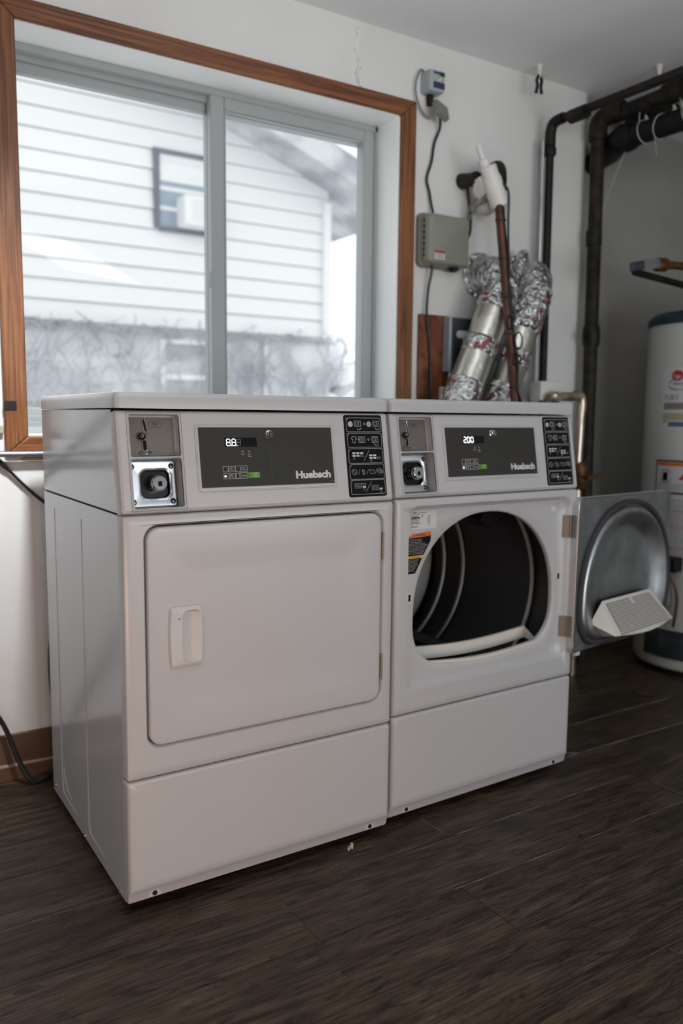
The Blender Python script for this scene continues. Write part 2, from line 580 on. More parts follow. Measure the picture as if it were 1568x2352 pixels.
def rr(x0, x1, z0, z1, r, nc=9, ns=14):
    """rounded rectangle in xz, constant vertex count 4*(nc+ns)"""
    pts = []
    cs = [(x1 - r, z0 + r, -90), (x1 - r, z1 - r, 0), (x0 + r, z1 - r, 90), (x0 + r, z0 + r, 180)]
    for i, (cx, cz, a0) in enumerate(cs):
        arc = [(cx + r * math.cos(R(a0 + 90 * k / nc)), cz + r * math.sin(R(a0 + 90 * k / nc))) for k in range(nc + 1)]
        pts += arc
        nx = cs[(i + 1) % 4]
        q = (nx[0] + r * math.cos(R(nx[2])), nx[1] + r * math.sin(R(nx[2])))
        a = arc[-1]
        pts += [(a[0] + (q[0] - a[0]) * k / ns, a[1] + (q[1] - a[1]) * k / ns) for k in range(1, ns)]
    return pts


def at_y(pts, y):
    return [(p[0], y, p[1]) for p in pts]


def dshape(x0, x1, z0, z1, rb, n=30):
    """arched opening: round top, rounded lower corners"""
    cx, ra = (x0 + x1) / 2, (x1 - x0) / 2
    zc = z1 - ra * 1.0
    p = []
    for k in range(n + 1):
        a = math.pi * k / n
        ca, sa = math.cos(a), math.sin(a)
        e = 0.93
        p.append((cx + ra * math.copysign(abs(ca) ** e, ca), zc + (z1 - zc) * sa ** e))
    for k in range(13):
        a = math.pi + math.pi / 2 * k / 12
        p.append((x0 + rb + rb * math.cos(a), z0 + rb + rb * math.sin(a)))
    for k in range(1, 8):
        t = k / 8
        p.append((x0 + rb + (x1 - x0 - 2 * rb) * t, z0 - 0.012 * math.sin(math.pi * t)))
    for k in range(13):
        a = 1.5 * math.pi + math.pi / 2 * k / 12
        p.append((x1 - rb + rb * math.cos(a), z0 + rb + rb * math.sin(a)))
    return p


def cast(poly, c, dirs):
    """star-sample a polygon from c along the directions towards dirs points"""
    out = []
    m = len(poly)
    for d in dirs:
        dx, dz = d[0] - c[0], d[1] - c[1]
        best = None
        for i in range(m):
            ax, az = poly[i][0] - c[0], poly[i][1] - c[1]
            bx, bz = poly[(i + 1) % m][0] - c[0], poly[(i + 1) % m][1] - c[1]
            ex, ez = bx - ax, bz - az
            det = dx * (-ez) + ex * dz
            if abs(det) < 1e-12:
                continue
            t = (ax * (-ez) + ex * az) / det
            s_ = (dx * az - dz * ax) / det
            if t > 0 and -1e-6 <= s_ <= 1 + 1e-6 and (best is None or t > best):
                best = t
        best = best or 0.5
        out.append((c[0] + dx * best, c[1] + dz * best))
    return out


def spline(pts, n=8):
    """Catmull-Rom through points"""
    P = [Vector(p) for p in pts]
    out = []
    for i in range(len(P) - 1):
        p0, p1, p2, p3 = P[max(0, i - 1)], P[i], P[i + 1], P[min(len(P) - 1, i + 2)]
        for k in range(n):
            t = k / n
            out.append(0.5 * ((2 * p1) + (p2 - p0) * t + (2 * p0 - 5 * p1 + 4 * p2 - p3) * t * t + (3 * p1 - p0 - 3 * p2 + p3) * t ** 3))
    out.append(P[-1])
    return out


# ================================================================== THE ROOM
YW = 0.86           # window wall
ZC = 2.425          # ceiling
XL, XR, YF = -2.6, 3.4, -4.2
WX0, WX1, WZ0, WZ1 = -0.005, 1.302, 1.015, 2.148

wb = MB()
wb.box(XL - .1, WX0, YW, YW + .16, 0, ZC)
wb.box(WX0, WX1, YW, YW + .16, 0, WZ0)
wb.box(WX0, WX1, YW, YW + .16, WZ1, ZC)
corner = [(WX1, YW)] + [(2.25 + .045 * math.sin(R(a)), YW + .045 - .045 * math.cos(R(a))) for a in range(0, 91, 10)] + [(2.295, YW + .16), (WX1, YW + .16)]
wb.prism(corner, 0, ZC, 'z')
tag(wb.build('wall_back', 'wall', smooth=True, sharp=30), 'off white painted wall around the sliding window, scuffed and patched', kind='structure')
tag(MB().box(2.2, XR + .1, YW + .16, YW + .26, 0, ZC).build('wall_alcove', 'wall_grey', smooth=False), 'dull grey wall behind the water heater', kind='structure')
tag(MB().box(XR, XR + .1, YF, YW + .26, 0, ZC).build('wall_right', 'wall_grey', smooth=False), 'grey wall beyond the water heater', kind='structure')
tag(MB().box(XL - .1, XL, YF, YW, 0, ZC).build('wall_left', 'wall', smooth=False), 'off white side wall', kind='structure')
tag(MB().box(XL - .1, XR + .1, YF - .1, YF, 0, ZC).build('wall_front', 'wall', smooth=False), 'off white wall behind the viewer', kind='structure')
tag(MB().box(XL - .1, XR + .1, YF - .1, YW + .26, ZC, ZC + .1).build('ceiling', 'ceiling', smooth=False), 'white plastered ceiling with faint marks', kind='structure')

# floor: dusty slab with plank pieces
fl = MB().box(XL - .1, XR + .1, YF - .1, YW + .26, -.06, -.0015).build('floor', 'slab', smooth=False)
tag(fl, 'dark brown wood look vinyl plank floor', kind='structure')
PW, PL = 0.1925, 1.23
joint = {0: .81, -1: .307, -2: .685, -3: .12, 1: .45, 2: .95, 3: .2, -4: .9, 4: .62, -5: .5}
k0 = int(math.floor((YF + .09) / PW)) - 1
k = k0
while -.09 + k * PW < YW + .16:
    y0, y1 = -.09 + k * PW, -.09 + (k + 1) * PW
    y0, y1 = max(y0, YF), min(y1, YW + .16)
    if y1 - y0 > .01:
        j = joint.get(k, random.uniform(0, PL)) 
        x = j - PL * math.ceil((j - XL) / PL)
        while x < XR:
            a, b = max(x, XL), min(x + PL, XR)
            if b - a > .02:
                g = .0010
                cx, cy = (a + b) / 2, (y0 + y1) / 2
                hx, hy = (b - a) / 2 - g, (y1 - y0) / 2 - g
                MB().box(-hx, hx, -hy, hy, -.0015, 0).build('plank', 'plank', fl, loc=(cx, cy, 0), smooth=False, recalc=False)
            x += PL
    k += 1

# pale dust packed into some of the seams
rd = random.Random(12)
def dust_line(pts, w):
    P = []
    for i in range(len(pts) - 1):
        a, b = Vector(pts[i]), Vector(pts[i + 1])
        n_ = max(2, int((b - a).length / .02))
        P += [a.lerp(b, q / n_) for q in range(n_)]
    P.append(Vector(pts[-1]))
    vs, fs = [], []
    for i, p in enumerate(P):
        h_ = w * rd.uniform(.25, 1.0) * (.3 if i in (0, len(P) - 1) else 1)
        d = (P[min(i + 1, len(P) - 1)] - P[max(0, i - 1)]).normalized()
        n_ = Vector((-d.y, d.x))
        vs += [(p.x + n_.x * h_, p.y + n_.y * h_, .0004), (p.x - n_.x * h_, p.y - n_.y * h_, .0004)]
    fs = [(2 * i, 2 * i + 1, 2 * i + 3, 2 * i + 2) for i in range(len(P) - 1)]
    MB().add(vs, fs).build('dust_line', 'dust', fl, smooth=False)
dust_line([(.83, -.09), (1.52, -.0895)], .0016)
dust_line([(.66, -.2825), (.98, -.2825), (1.52, -.2825)], .0014)
dust_line([(1.543, -.10), (1.543, -.26)], .0010)
dust_line([(1.42, .104), (1.50, .108), (2.05, .1025)], .0035)
dust_line([(1.46, .16), (1.49, .125), (1.52, .112)], .006)
dust_line([(1.62, .295), (1.80, .296), (2.25, .295)], .0032)
dust_line([(1.85, .4875), (2.2, .4875)], .002)
dust_line([(.81, .04), (.81, -.085)], .0009)
dust_line([(.44, -.2825), (.66, -.2825)], .0006)

# baseboard below the window wall
bb = MB().box(XL, 2.29, YW - .012, YW, .045, .137).build('baseboard_back', 'brown_base', bevel=.003)
tag(bb, 'brown baseboard along the foot of the window wall', kind='structure')
sh = MB().prism([(YW - .012, .048), (YW - .018, .042), (YW - .019, .0), (YW, .0), (YW, .048)], XL, 2.29, 'x').build('shoe_mould', 'brown_base', bb, smooth=False)
MB().box(XL, 2.29, YW - .0185, YW - .012, .041, .047).build('pale_edge', 'shoe', bb, smooth=False)

# ------------------------------------------------------------------ window
win = empty('window_1', (0.65, YW, WZ0))
tag(win, 'sliding vinyl window with stained oak casing above the dryers', kind='structure')


def wpart(mb, name, m, **kw):
    o = mb.build(name, m, **kw)
    o.parent = win
    o.location = (-0.65, -YW, -WZ0)
    return o


CW, CY0 = .064, YW - .016
OX0, OX1, OZ0, OZ1 = WX0 - CW + .004, WX1 + CW + .004, WZ0 - .054, WZ1 + .058
IX0, IX1, IZ0, IZ1 = WX0 + .003, WX1 + .004, WZ0, WZ1
wpart(MB().prism([(OX0, OZ0), (IX0, IZ0), (IX0, IZ1), (OX0, OZ1)], CY0, YW), 'casing_board', 'oak_v', bevel=.004)
wpart(MB().prism([(IX1, IZ0), (OX1, OZ0), (OX1, OZ1), (IX1, IZ1)], CY0, YW), 'casing_board', 'oak_v', bevel=.004)
wpart(MB().prism([(OX0, OZ1), (IX0, IZ1), (IX1, IZ1), (OX1, OZ1)], CY0, YW), 'casing_board', 'oak_h', bevel=.004)
wpart(MB().prism([(OX0, OZ0), (OX1, OZ0), (IX1, IZ0), (IX0, IZ0)], CY0, YW), 'casing_board', 'oak_h', bevel=.004)
JY = .985           # front of the vinyl frame
j = MB()
j.box(WX0 - .002, WX0 + .004, YW - .004, JY + .08, WZ0, WZ1)
j.box(WX1 - .004, WX1 + .002, YW - .004, JY + .08, WZ0, WZ1)
j.box(WX0, WX1, YW - .004, JY + .08, WZ1 - .004, WZ1 + .002)
j.box(WX0, WX1, YW - .004, JY + .08, WZ0 - .002, WZ0 + .004)
wpart(j, 'jamb_lining', 'jamb', smooth=False)
fr = MB()           # stepped vinyl main frame
fx0, fx1, fz0, fz1 = WX0 + .004, WX1 - .004, WZ0 + .004, WZ1 - .004
for (d, y0, y1) in ((.012, JY, JY + .09), (.022, JY + .030, JY + .09), (.034, JY + .045, JY + .09)):
    fr.box(fx0, fx0 + d, y0, y1, fz0, fz1)
    fr.box(fx1 - d, fx1, y0, y1, fz0, fz1)
    fr.box(fx0, fx1, y0, y1, fz1 - d * 1.7, fz1)
    fr.box(fx0, fx1, y0, y1, fz0, fz0 + d * 1.6)
wpart(fr, 'main_frame', 'vinyl', bevel=.002)


def sash(x0, x1, z0, z1, y0, y1, wl, wr, wt, wb_, name):
    b = MB()
    b.box(x0, x0 + wl, y0, y1, z0, z1)
    b.box(x1 - wr, x1, y0, y1, z0, z1)
    b.box(x0 + wl, x1 - wr, y0, y1, z1 - wt, z1)
    b.box(x0 + wl, x1 - wr, y0, y1, z0, z0 + wb_)
    s_ = wpart(b, name, 'vinyl', bevel=.004)
    return s_


sash(.632, fx1 - .012, fz0 + .02, fz1 - .016, JY + .004, JY + .036, .050, .044, .044, .05, 'sliding_sash')
MB_ = MB().box(.632 + .045, fx1 - .05, JY + .016, JY + .020, fz0 + .06, fz1 - .055)
wpart(MB_, 'pane', 'glass', smooth=False)
sash(fx0 + .012, .672, fz0 + .03, fz1 - .03, JY + .046, JY + .078, .022, .036, .036, .05, 'fixed_sash')
wpart(MB().box(fx0 + .03, .645, JY + .058, JY + .062, fz0 + .07, fz1 - .06), 'pane', 'glass', smooth=False)
wpart(MB().lathe([(.0, 0), (.006, 0), (.009, .006), (.009, .05), (.006, .056), (.0, .056)], (.634, JY + .012, 1.505), 12, 'z', False), 'latch', 'vinyl')
# beads around the moving pane
wpart(MB().tube([(.684, JY + .006, fz0 + .072), (fx1 - .058, JY + .006, fz0 + .072), (fx1 - .058, JY + .006, fz1 - .062), (.684, JY + .006, fz1 - .062)], .004, 6, closed=True), 'glazing_bead', 'vinyl')

# cracked caulk line above the window
cp = [(1.118, YW - .001, 2.40), (1.124, YW - .001, 2.37), (1.112, YW - .001, 2.335), (1.122, YW - .001, 2.305), (1.128, YW - .001, 2.275), (1.120, YW - .001, 2.25), (1.134, YW - .001, 2.212)]
tag(MB().tube(spline(cp, 6), [.005 + .005 * abs(math.sin(i * 1.1)) for i in range(37)], 6, wob=.4).build('caulk_strip', 'caulk'), 'ragged white caulk filling the crack above the window', 'caulk')

# ================================================================== DRYERS
W, D = .683, .681
ZB, ZK, ZCS, ZLB, ZLT, TL = .020, .301, .8723, 1.0893, 1.1245, .036
TILT = -math.atan2(TL, ZLB - ZCS)
CT = math.cos(TILT)
HZ = (ZLB - ZCS) / CT


def cz(z):
    return (z - ZCS) / CT


def seven_seg(mb, x, z, w, h, segs, y, t):
    g = t * .35
    S = {'a': ((x + g, z + h), (x + w - g, z + h)), 'g': ((x + g, z + h / 2), (x + w - g, z + h / 2)), 'd': ((x + g, z), (x + w - g, z)),
         'f': ((x, z + h / 2 + g), (x, z + h - g)), 'b': ((x + w, z + h / 2 + g), (x + w, z + h - g)),
         'e': ((x, z + g), (x, z + h / 2 - g)), 'c': ((x + w, z + g), (x + w, z + h / 2 - g))}
    for q in segs:
        if q == '.':
            mb.rect(x + w + t * .6, x + w + t * 1.7, z - t * .5, z + t * .6, y)
        else:
            mb.ribbon(S[q], t, y)


def machine_icon(b, u, v, s, y, w):
    b.ribbon([(u, v), (u + s, v), (u + s, v + s * 1.1), (u, v + s * 1.1)], w, y, True)
    b.ribbon([(u + s / 2 + s * .33 * math.cos(a), v + s * .55 + s * .33 * math.sin(a)) for a in [2 * math.pi * i / 14 for i in range(14)]], w, y, True)
    b.ribbon([(u + s * 1.1, v + s * .05), (u + s * 1.42, v), (u + s * 1.42, v + s * 1.1), (u + s * 1.1, v + s * 1.03)], w, y)


def arc_icon(b, u, v, s, y, w, flip=False):
    pts = [(u + s * t, v - s * .28 * math.sin(math.pi * t)) for t in [i / 6 for i in range(7)]]
    b.ribbon(pts, w, y)
    e = pts[0] if flip else pts[-1]
    b.flat([(e[0] - w, e[1] - w), (e[0] + w, e[1] - w), (e[0] + w, e[1] + w), (e[0] - w, e[1] + w)], y)


def circle_pts(u, v, r, n=18):
    return [(u + r * math.cos(2 * math.pi * i / n), v + r * math.sin(2 * math.pi * i / n)) for i in range(n)]


def shirt_icon(b, u, v, s, y, w):
    P = [(0.25, 0), (.75, 0), (.75, .6), (.9, .52), (1.0, .75), (.7, 1), (.58, .9), (.42, .9), (.3, 1), (0, .75), (.1, .52), (.25, .6)]
    b.ribbon([(u + s * p[0], v + s * p[1]) for p in P], w, y, True)


def arrow_icon(b, u, v, s, y, w):
    P = [(0, .3), (.5, .3), (.5, .05), (1, .5), (.5, .95), (.5, .7), (0, .7)]
    b.ribbon([(u + s * p[0], v + s * p[1]) for p in P], w, y, True)


def make_console_label(con):
    x0, x1, z0, z1 = .5525, .6625, cz(.8855), cz(1.0815)
    y = -.0012
    lab = MB().loops([at_y(rr(x0, x1, z0, z1, .006), 0), at_y(rr(x0, x1, z0, z1, .006), y)], False, True).build('instruction_label', 'black', con)
    lab['label'] = 'black label with five numbered white pictogram panels'
    b = MB()
    y -= .0004
    w = .0007
    H = z1 - z0
    rows = ((.035, .205), (.222, .395), (.412, .59), (.605, .785), (.795, .968))
    for i, (f0, f1) in enumerate(rows):
        a0, a1 = x0 + .0065, x1 - .004
        c1, c0 = z1 - f0 * H, z1 - f1 * H
        r = .0035
        pts = [(a0 + .005, c1), (a1 - r, c1), (a1 - r * .3, c1 - r * .3), (a1, c1 - r), (a1, c0 + r), (a1 - r * .3, c0 + r * .3), (a1 - r, c0), (a0 + r, c0), (a0 + r * .3, c0 + r * .3), (a0, c0 + r), (a0, c1 - .0065), (a0 + .0035, c1 - .0045)]
        b.ribbon(pts, w, y, True)
        b.text(str(i + 1), a0 - .0005, a0 + .0015, c1 - .0035, c1 - .0002, y, fit=True)
        cw, ch = a1 - a0, c1 - c0
        U = lambda t: a0 + cw * t
        V = lambda t: c0 + ch * t
        if i == 0:
            for u, kind in ((.115, 0), (.655, 1)):
                for q in range(-3, 4):
                    hx = (1 - (q / 3.6) ** 2) ** .5 * .0062
                    b.ribbon([(U(u) - hx * .75 + q * .0012, V(.55) - hx * .75 - q * .0012), (U(u) + hx * .75 + q * .0012, V(.55) + hx * .75 - q * .0012)], .0007 if kind else .0013, y)
                    if not kind:
                        continue
                    b.ribbon([(U(u) - hx * .75 + q * .0012, V(.55) + hx * .75 + q * .0012), (U(u) + hx * .75 + q * .0012, V(.55) - hx * .75 + q * .0012)], .0005, y)
                b.ribbon(circle_pts(U(u), V(.55), .0066), .0006, y, True)
            machine_icon(b, U(.235), V(.38), .0125, y, w)
            machine_icon(b, U(.775), V(.38), .0125, y, w)
            arrow_icon(b, U(.485), V(.46), .007, y, .0005)
            arc_icon(b, U(.3), V(.25), .012, y, .0009)
            arc_icon(b, U(.84), V(.25), .012, y, .0009, True)
        elif i == 1:
            shirt_icon(b, U(.11), V(.33), .0155, y, w)
            b.ribbon([(U(.28), V(.53)), (U(.40), V(.53))], w, y)
            machine_icon(b, U(.325), V(.34), .0125, y, w)
            arrow_icon(b, U(.58), V(.45), .007, y, .0005)
            machine_icon(b, U(.715), V(.34), .0125, y, w)
            arc_icon(b, U(.78), V(.22), .012, y, .0009, True)
        elif i in (2, 4):
            for (gx, gy, n) in ((.11, .64, 3), (.6, .47, 2)):
                for row in (0, 1):
                    for c in range(3):
                        if n == 2 and row == 0 and c == 2:
                            continue
                        u0, v0 = U(gx + .115 * c), V(gy - .19 * row)
                        rc = [(u0, v0), (u0 + .0085, v0), (u0 + .0085, v0 + .0042), (u0, v0 + .0042)]
                        last = (row == 1 and c == 2)
                        fill = (not last) if i == 2 else last
                        if fill:
                            b.flat(rc, y)
                        else:
                            b.ribbon(rc, .0005, y, True)
                hx = U(gx + (.02 if i == 2 else .25)) + .002
                b.ribbon(circle_pts(hx, V(gy - .31), .0024, 8), .0004, y, True)
            b.ribbon([(U(.43), V(.17)), (U(.60), V(.87))], w, y)
        else:
            b.ribbon(circle_pts(U(.13), V(.5), .0068), w, y, True)
            b.ribbon([(U(.09), V(.62)), (U(.17), V(.38))], w, y)
            for u in (.24, .49, .735):
                b.ribbon([(U(u), V(.33)), (U(u + .055), V(.68))], .0005, y)
            b.ribbon([(U(.375), V(.32)), (U(.36), V(.64)), (U(.40), V(.62)), (U(.43), V(.5)), (U(.42), V(.36)), (U(.385), V(.32))], .001, y)
            b.ribbon([(U(.585), V(.6)), (U(.71), V(.6)), (U(.70), V(.38)), (U(.60), V(.38))], w, y, True)
            b.ribbon([(U(.56), V(.64)), (U(.585), V(.6))], w, y)
            b.ribbon(circle_pts(U(.865), V(.54), .0065), .0005, y, True)
            b.ribbon(circle_pts(U(.865), V(.54), .003, 8), .0006, y, True)
            b.ribbon(circle_pts(U(.93), V(.47), .004, 10), .0005, y, True)
    b.build('pictograms', 'white_print', con, smooth=False, recalc=False)


def make_dryer(root, is_open):
    # ---- cabinet
    s = MB()
    for (xa, xb) in ((0, .003), (W - .003, W)):
        s.box(xa, xb, .030, D, ZB, ZCS - .002)
    s.box(.003, W - .003, D - .003, D, ZB, ZCS - .002)
    s.box(.003, W - .003, .030, D - .003, ZB, ZB + .003)
    cab = s.build('cabinet', 'enamel_side', root, bevel=.001)
    # stamped creases on the side sheets
    for (y, zt) in ((.570, .833), (.311, .832)):
        for sx, xx in ((-1, 0), (1, W)):
            yb = y - .145
            P = [(xx, y, zt), (xx, y, .085), (xx, y - .004, .068), (xx, y - .016, .056), (xx, yb, .050)]
            MB().tube(P, [.0012, .0022, .0022, .002, .0008], 6).build('stamped_crease', 'enamel_side', cab)
    e = MB().tube([(0, .548, .135), (0, .545, .11), (0, .52, .08), (0, .475, .07)], [.0006, .0018, .0018, .0006], 6)
    e.build('stamped_crease', 'enamel_side', cab)
    for (yy, zz) in ((.655, .042), (.356, .026), (.072, .024)):
        MB().lathe([(0, -.003), (.0045, -.003), (.0045, 0), (0, 0)], (-.0003, yy, zz), 10, 'x', False).build('side_screw', 'screw', cab)
    # upper housing (behind the console)
    u = MB()
    for (xa, xb) in ((0, .003), (W - .003, W)):
        u.prism([(.030, ZCS + .002), (D, ZCS + .002), (D, ZLB - .001), (.030 + TL, ZLB - .001)], xa, xb, 'x')
    u.box(.003, W - .003, D - .003, D, ZCS + .002, ZLB - .001)
    u.build('upper_housing', 'enamel_side', root, bevel=.001)
    MB().box(.004, W - .004, .032, D - .004, ZCS - .006, ZCS + .0015).build('seam_gap', 'dark', root, smooth=False)
    MB().box(.004, W - .004, .075, D - .004, ZLB - .02, ZLB - .0005).build('seam_gap', 'dark', root, smooth=False)
    # ---- lid
    a, b_, c, d = -.0025, W + .0025, TL - .006, D + .004
    l = MB()
    def lid(ins, z): return [(p[0], p[1], z) for p in rr(a + ins, b_ - ins, c + ins, d - ins, .014)]
    L = [lid(.004, ZLB + .0015), lid(.0, ZLB + .0015), lid(0, ZLT - .013), lid(.0015, ZLT - .007), lid(.005, ZLT - .002), lid(.011, ZLT)]
    l.loops(L, True, True).build('lid', 'enamel_side' if False else 'enamel', root)
    # ---- feet
    for fx in (.05, W - .05):
        for fy in (.07, D - .06):
            MB().lathe([(0, 0), (.018, 0), (.018, .008), (.007, .010), (.007, ZB + .002), (0, ZB + .002)], (fx, fy, 0), 14, 'z', False).build('foot', 'gasket', root)
    # ---- kick panel
    k = MB()
    def kp(ix, it, ib, y): return at_y(rr(ix, W - ix, ZB + ib, ZK - .0015 - it, .006), y)
    k.loops([kp(0, 0, 0, .030), kp(0, 0, 0, .020), kp(0, .0, .004, .013), kp(.0, 0, .022, .008), kp(.0025, .0025, .031, .0028), kp(.007, .006, .036, 0), kp(.02, .02, .05, 0)], False, True)
    kick = k.build('kick_panel', 'enamel', root)
    for sx in (.058, W - .055):
        MB().prism([(sx - .017, ZB + .0085), (sx + .017, ZB + .0085), (sx + .006, ZB + .026), (sx - .006, ZB + .026)], .0075, .020).build('screw_pocket', 'enamel', kick, smooth=False)
        MB().lathe([(0, .0), (.005, .0), (.0058, .002), (.0058, .008), (0, .008)], (sx, .0055, ZB + .0155), 12, 'y', False).build('kick_screw', 'dark_chrome', kick)
    # ---- front panel with recess for the door
    RX0, RX1, RZ0, RZ1 = .0455, .6520, .3655, .8495
    p = MB()
    def fp(i, y): return at_y(rr(i, W - i, ZK + .0015 + i, ZCS - .002 - i, .006), y)
    ls = [fp(0, .030), fp(0, .008), fp(.0025, .0025), fp(.007, 0), fp(.02, 0)]
    ls += [at_y(rr(RX0 - .002, RX1 + .002, RZ0 - .002, RZ1 + .002, .034), 0), at_y(rr(RX0 + .001, RX1 - .001, RZ0 + .001, RZ1 - .001, .032), .004)]
    rin = rr(RX0 + .004, RX1 - .004, RZ0 + .004, RZ1 - .004, .03)
    if not is_open:
        ls += [at_y(rin, .022)]
        p.loops(ls, False, True).build('front_panel', 'enamel', root)
    else:
        rin = rr(RX0 + .007, RX1 - .012, RZ0 + .010, RZ1 - .010, .03)
        ls += [at_y(rin, .016)]
        cc = (.34, .60)
        ds = dshape(.076, .604, .415, .822, .11)
        hole = cast(ds, cc, rin)
        mid = [((q[0] + h[0]) / 2, (q[1] + h[1]) / 2) for q, h in zip(rin, hole)]
        sm = lambda k_: [(cc[0] + (h[0] - cc[0]) * k_, cc[1] + (h[1] - cc[1]) * k_) for h in hole]
        ls += [at_y(mid, .016), at_y(sm(1.012), .016), at_y(hole, .018), at_y(sm(.994), .022), at_y(sm(.994), .030)]
        p.loops(ls).build('front_panel', 'enamel', root, sharp=50)
    # ---- console
    con_b = MB()
    def cp_(i, y, it=None): return at_y(rr(i, W - i, .002 + i, HZ - .0015 - (i if it is None else it), .005), y)
    con_b.loops([cp_(0, .030), cp_(0, .008), cp_(.0025, .0025), cp_(.008, 0)])
    x_in = (.008, W - .008)
    z_in = (.010, HZ - .0095)
    U1, U2 = (cz(.9910), cz(1.0785)), (cz(.8850), cz(.9875))
    HX = (.0285, .1365)
    # front face built of panels around the two coin recesses
    con_b.rect(x_in[0] + .0, HX[0], z_in[0], z_in[1], 0)
    con_b.rect(HX[1], x_in[1], z_in[0], z_in[1], 0)
    con_b.rect(HX[0], HX[1], z_in[0], U2[0], 0)
    con_b.rect(HX[0], HX[1], U2[1], U1[0], 0)
    con_b.rect(HX[0], HX[1], U1[1], z_in[1], 0)
    con = con_b.build('console', 'enamel', root, loc=(0, 0, ZCS), rot=(TILT, 0, 0))
    # recess walls
    rc = MB()
    for (z0, z1), dep in ((U1, .021), (U2, .044)):
        x0, x1 = HX
        for q in ([(x0, 0, z0), (x0, dep, z0), (x0, dep, z1), (x0, 0, z1)], [(x1, 0, z0), (x1, 0, z1), (x1, dep, z1), (x1, dep, z0)],
                  [(x0, 0, z0), (x1, 0, z0), (x1, dep, z0), (x0, dep, z0)], [(x0, 0, z1), (x0, dep, z1), (x1, dep, z1), (x1, 0, z1)],
                  [(x0, dep, z0), (x1, dep, z0), (x1, dep, z1), (x0, dep, z1)]):
            rc.add(q, [(0, 1, 2, 3)])
    rc.build('coin_recess', 'enamel', con, smooth=False, recalc=False)
    for (z0, z1) in (U1, U2):
        o1, o2 = rr(HX[0] - .003, HX[1] + .003, z0 - .003, z1 + .003, .005), rr(HX[0], HX[1], z0, z1, .004)
        MB().loops([at_y(o1, .0005), at_y(o1, -.0008), at_y(rr(HX[0] - .001, HX[1] + .001, z0 - .001, z1 + .001, .0045), -.0018), at_y(o2, -.0008), at_y(o2, .004)]).build('recess_rim', 'enamel', con)
    MB().tube([(HX[0] - .0055, -.0003, U2[0] - .0055), (HX[1] + .0055, -.0003, U2[0] - .0055), (HX[1] + .0055, -.0003, U1[1] + .005), (HX[0] - .0055, -.0003, U1[1] + .005)], .0008, 4, closed=True).build('recess_groove', 'grey_print', con)
    # coin plate (upper)
    py = .018
    MB().box(HX[0] + .001, HX[1] - .006, py, py + .002, U1[0] + .003, U1[1] - .004).build('coin_plate', 'taupe', con, bevel=.0006)
    slot = [(.0655, cz(1.0725)), (.0685, cz(1.0705)), (.0690, cz(1.068)), (.0722, cz(1.0425)), (.0705, cz(1.0385)), (.0655, cz(1.0375)), (.0620, cz(1.0385)), (.0655, cz(1.0445)), (.0628, cz(1.066)), (.0632, cz(1.0705))]
    MB().tube([(q[0], py - .001, q[1]) for q in slot], .0015, 6, closed=True).build('coin_slot_trim', 'chrome', con)
    low = [(.0600, cz(1.0275)), (.0680, cz(1.0275)), (.0690, cz(1.024)), (.0700, cz(1.003)), (.0610, cz(1.003)), (.0600, cz(1.020))]
    MB().tube([(q[0], py - .001, q[1]) for q in low], .0013, 6, closed=True).build('coin_slot_trim', 'chrome', con)
    for q in ([(.0645, cz(1.070)), (.0672, cz(1.070)), (.0700, cz(1.047)), (.0676, cz(1.047))], [(.0618, cz(1.026)), (.0675, cz(1.026)), (.0680, cz(1.004)), (.0625, cz(1.004))]):
        MB().flat(q, py - .0006).build('coin_slot', 'black', con, smooth=False, recalc=False)
    MB().lathe([(.0082 * math.sin(R(t)), -.0082 * math.cos(R(t))) for t in range(0, 181, 15)], (.0580, py - .007, cz(1.0345)), 20, 'y', False).build('coin_button', 'dark_chrome', con)
    cup = MB().loops([[( .0660 + .0125 * math.cos(a), py - y, cz(1.0015) + .0042 * math.sin(a)) for a in [2 * math.pi * i / 20 for i in range(20)]] for y in (0, .004)], False, False)
    cup.tube([(.0660 + .0125 * math.cos(a), py - .004, cz(1.0015) + .0042 * math.sin(a)) for a in [2 * math.pi * i / 20 for i in range(20)]], .0011, 6, closed=True)
    cup.build('coin_return', 'chrome', con)
    t = MB()
    hx0, hx1, hz0, hz1 = .0755, .1040, cz(1.0545), cz(1.0670)
    hm = (hz0 + hz1) / 2
    t.ribbon([(hx0, hm), (hx0 + .0045, hz0), (hx1 - .0045, hz0), (hx1, hm), (hx1 - .0045, hz1), (hx0 + .0045, hz1)], .0006, py - .0006, True)
    t.text('25\u00a2', .0845, .0965, hz0 + .0035, hz1 - .0032, py - .0006, bold=.02)
    t.build('price_lettering', 'dark_print', con, smooth=False, recalc=False)
    # lock plate (lower)
    ly = .030
    cx_, cz_ = .0880, cz(.9370)
    lp = MB()
    o1 = rr(HX[0] + .0005, HX[1] - .006, U2[0] + .006, U2[1] - .004, .002)
    c0_ = (cx_, cz_)
    pit = lambda s_: rr(cx_ - .031 * s_, cx_ + .031 * s_, cz_ - .029 * s_, cz_ + .029 * s_, .013 * s_)
    lp.loops([at_y(o1, ly + .003), at_y(o1, ly), at_y(pit(1.22), ly), at_y(pit(1.1), ly + .001), at_y(pit(1.0), ly + .004)], False, False)
    lp.build('lock_plate', 'zinc', con)
    MB().loops([at_y(pit(1.0), ly + .003), at_y(pit(.95), ly + .011)], False, True).build('lock_well', 'black_gloss', con)
    MB().lathe([(0, -.020), (.0145, -.020), (.0160, -.0185), (.0160, -.012), (.0175, -.010), (.0175, .008), (0, .008)], (cx_ + .002, ly, cz_), 28, 'y', False).build('lock_cylinder', 'chrome', con)
    MB().prism([(cx_ - .002, cz_ - .0065), (cx_ + .006, cz_ - .0065), (cx_ + .0065, cz_ + .0035), (cx_ - .002, cz_ + .0035)], ly - .0206, ly - .0198).build('keyhole', 'black', con, smooth=False)
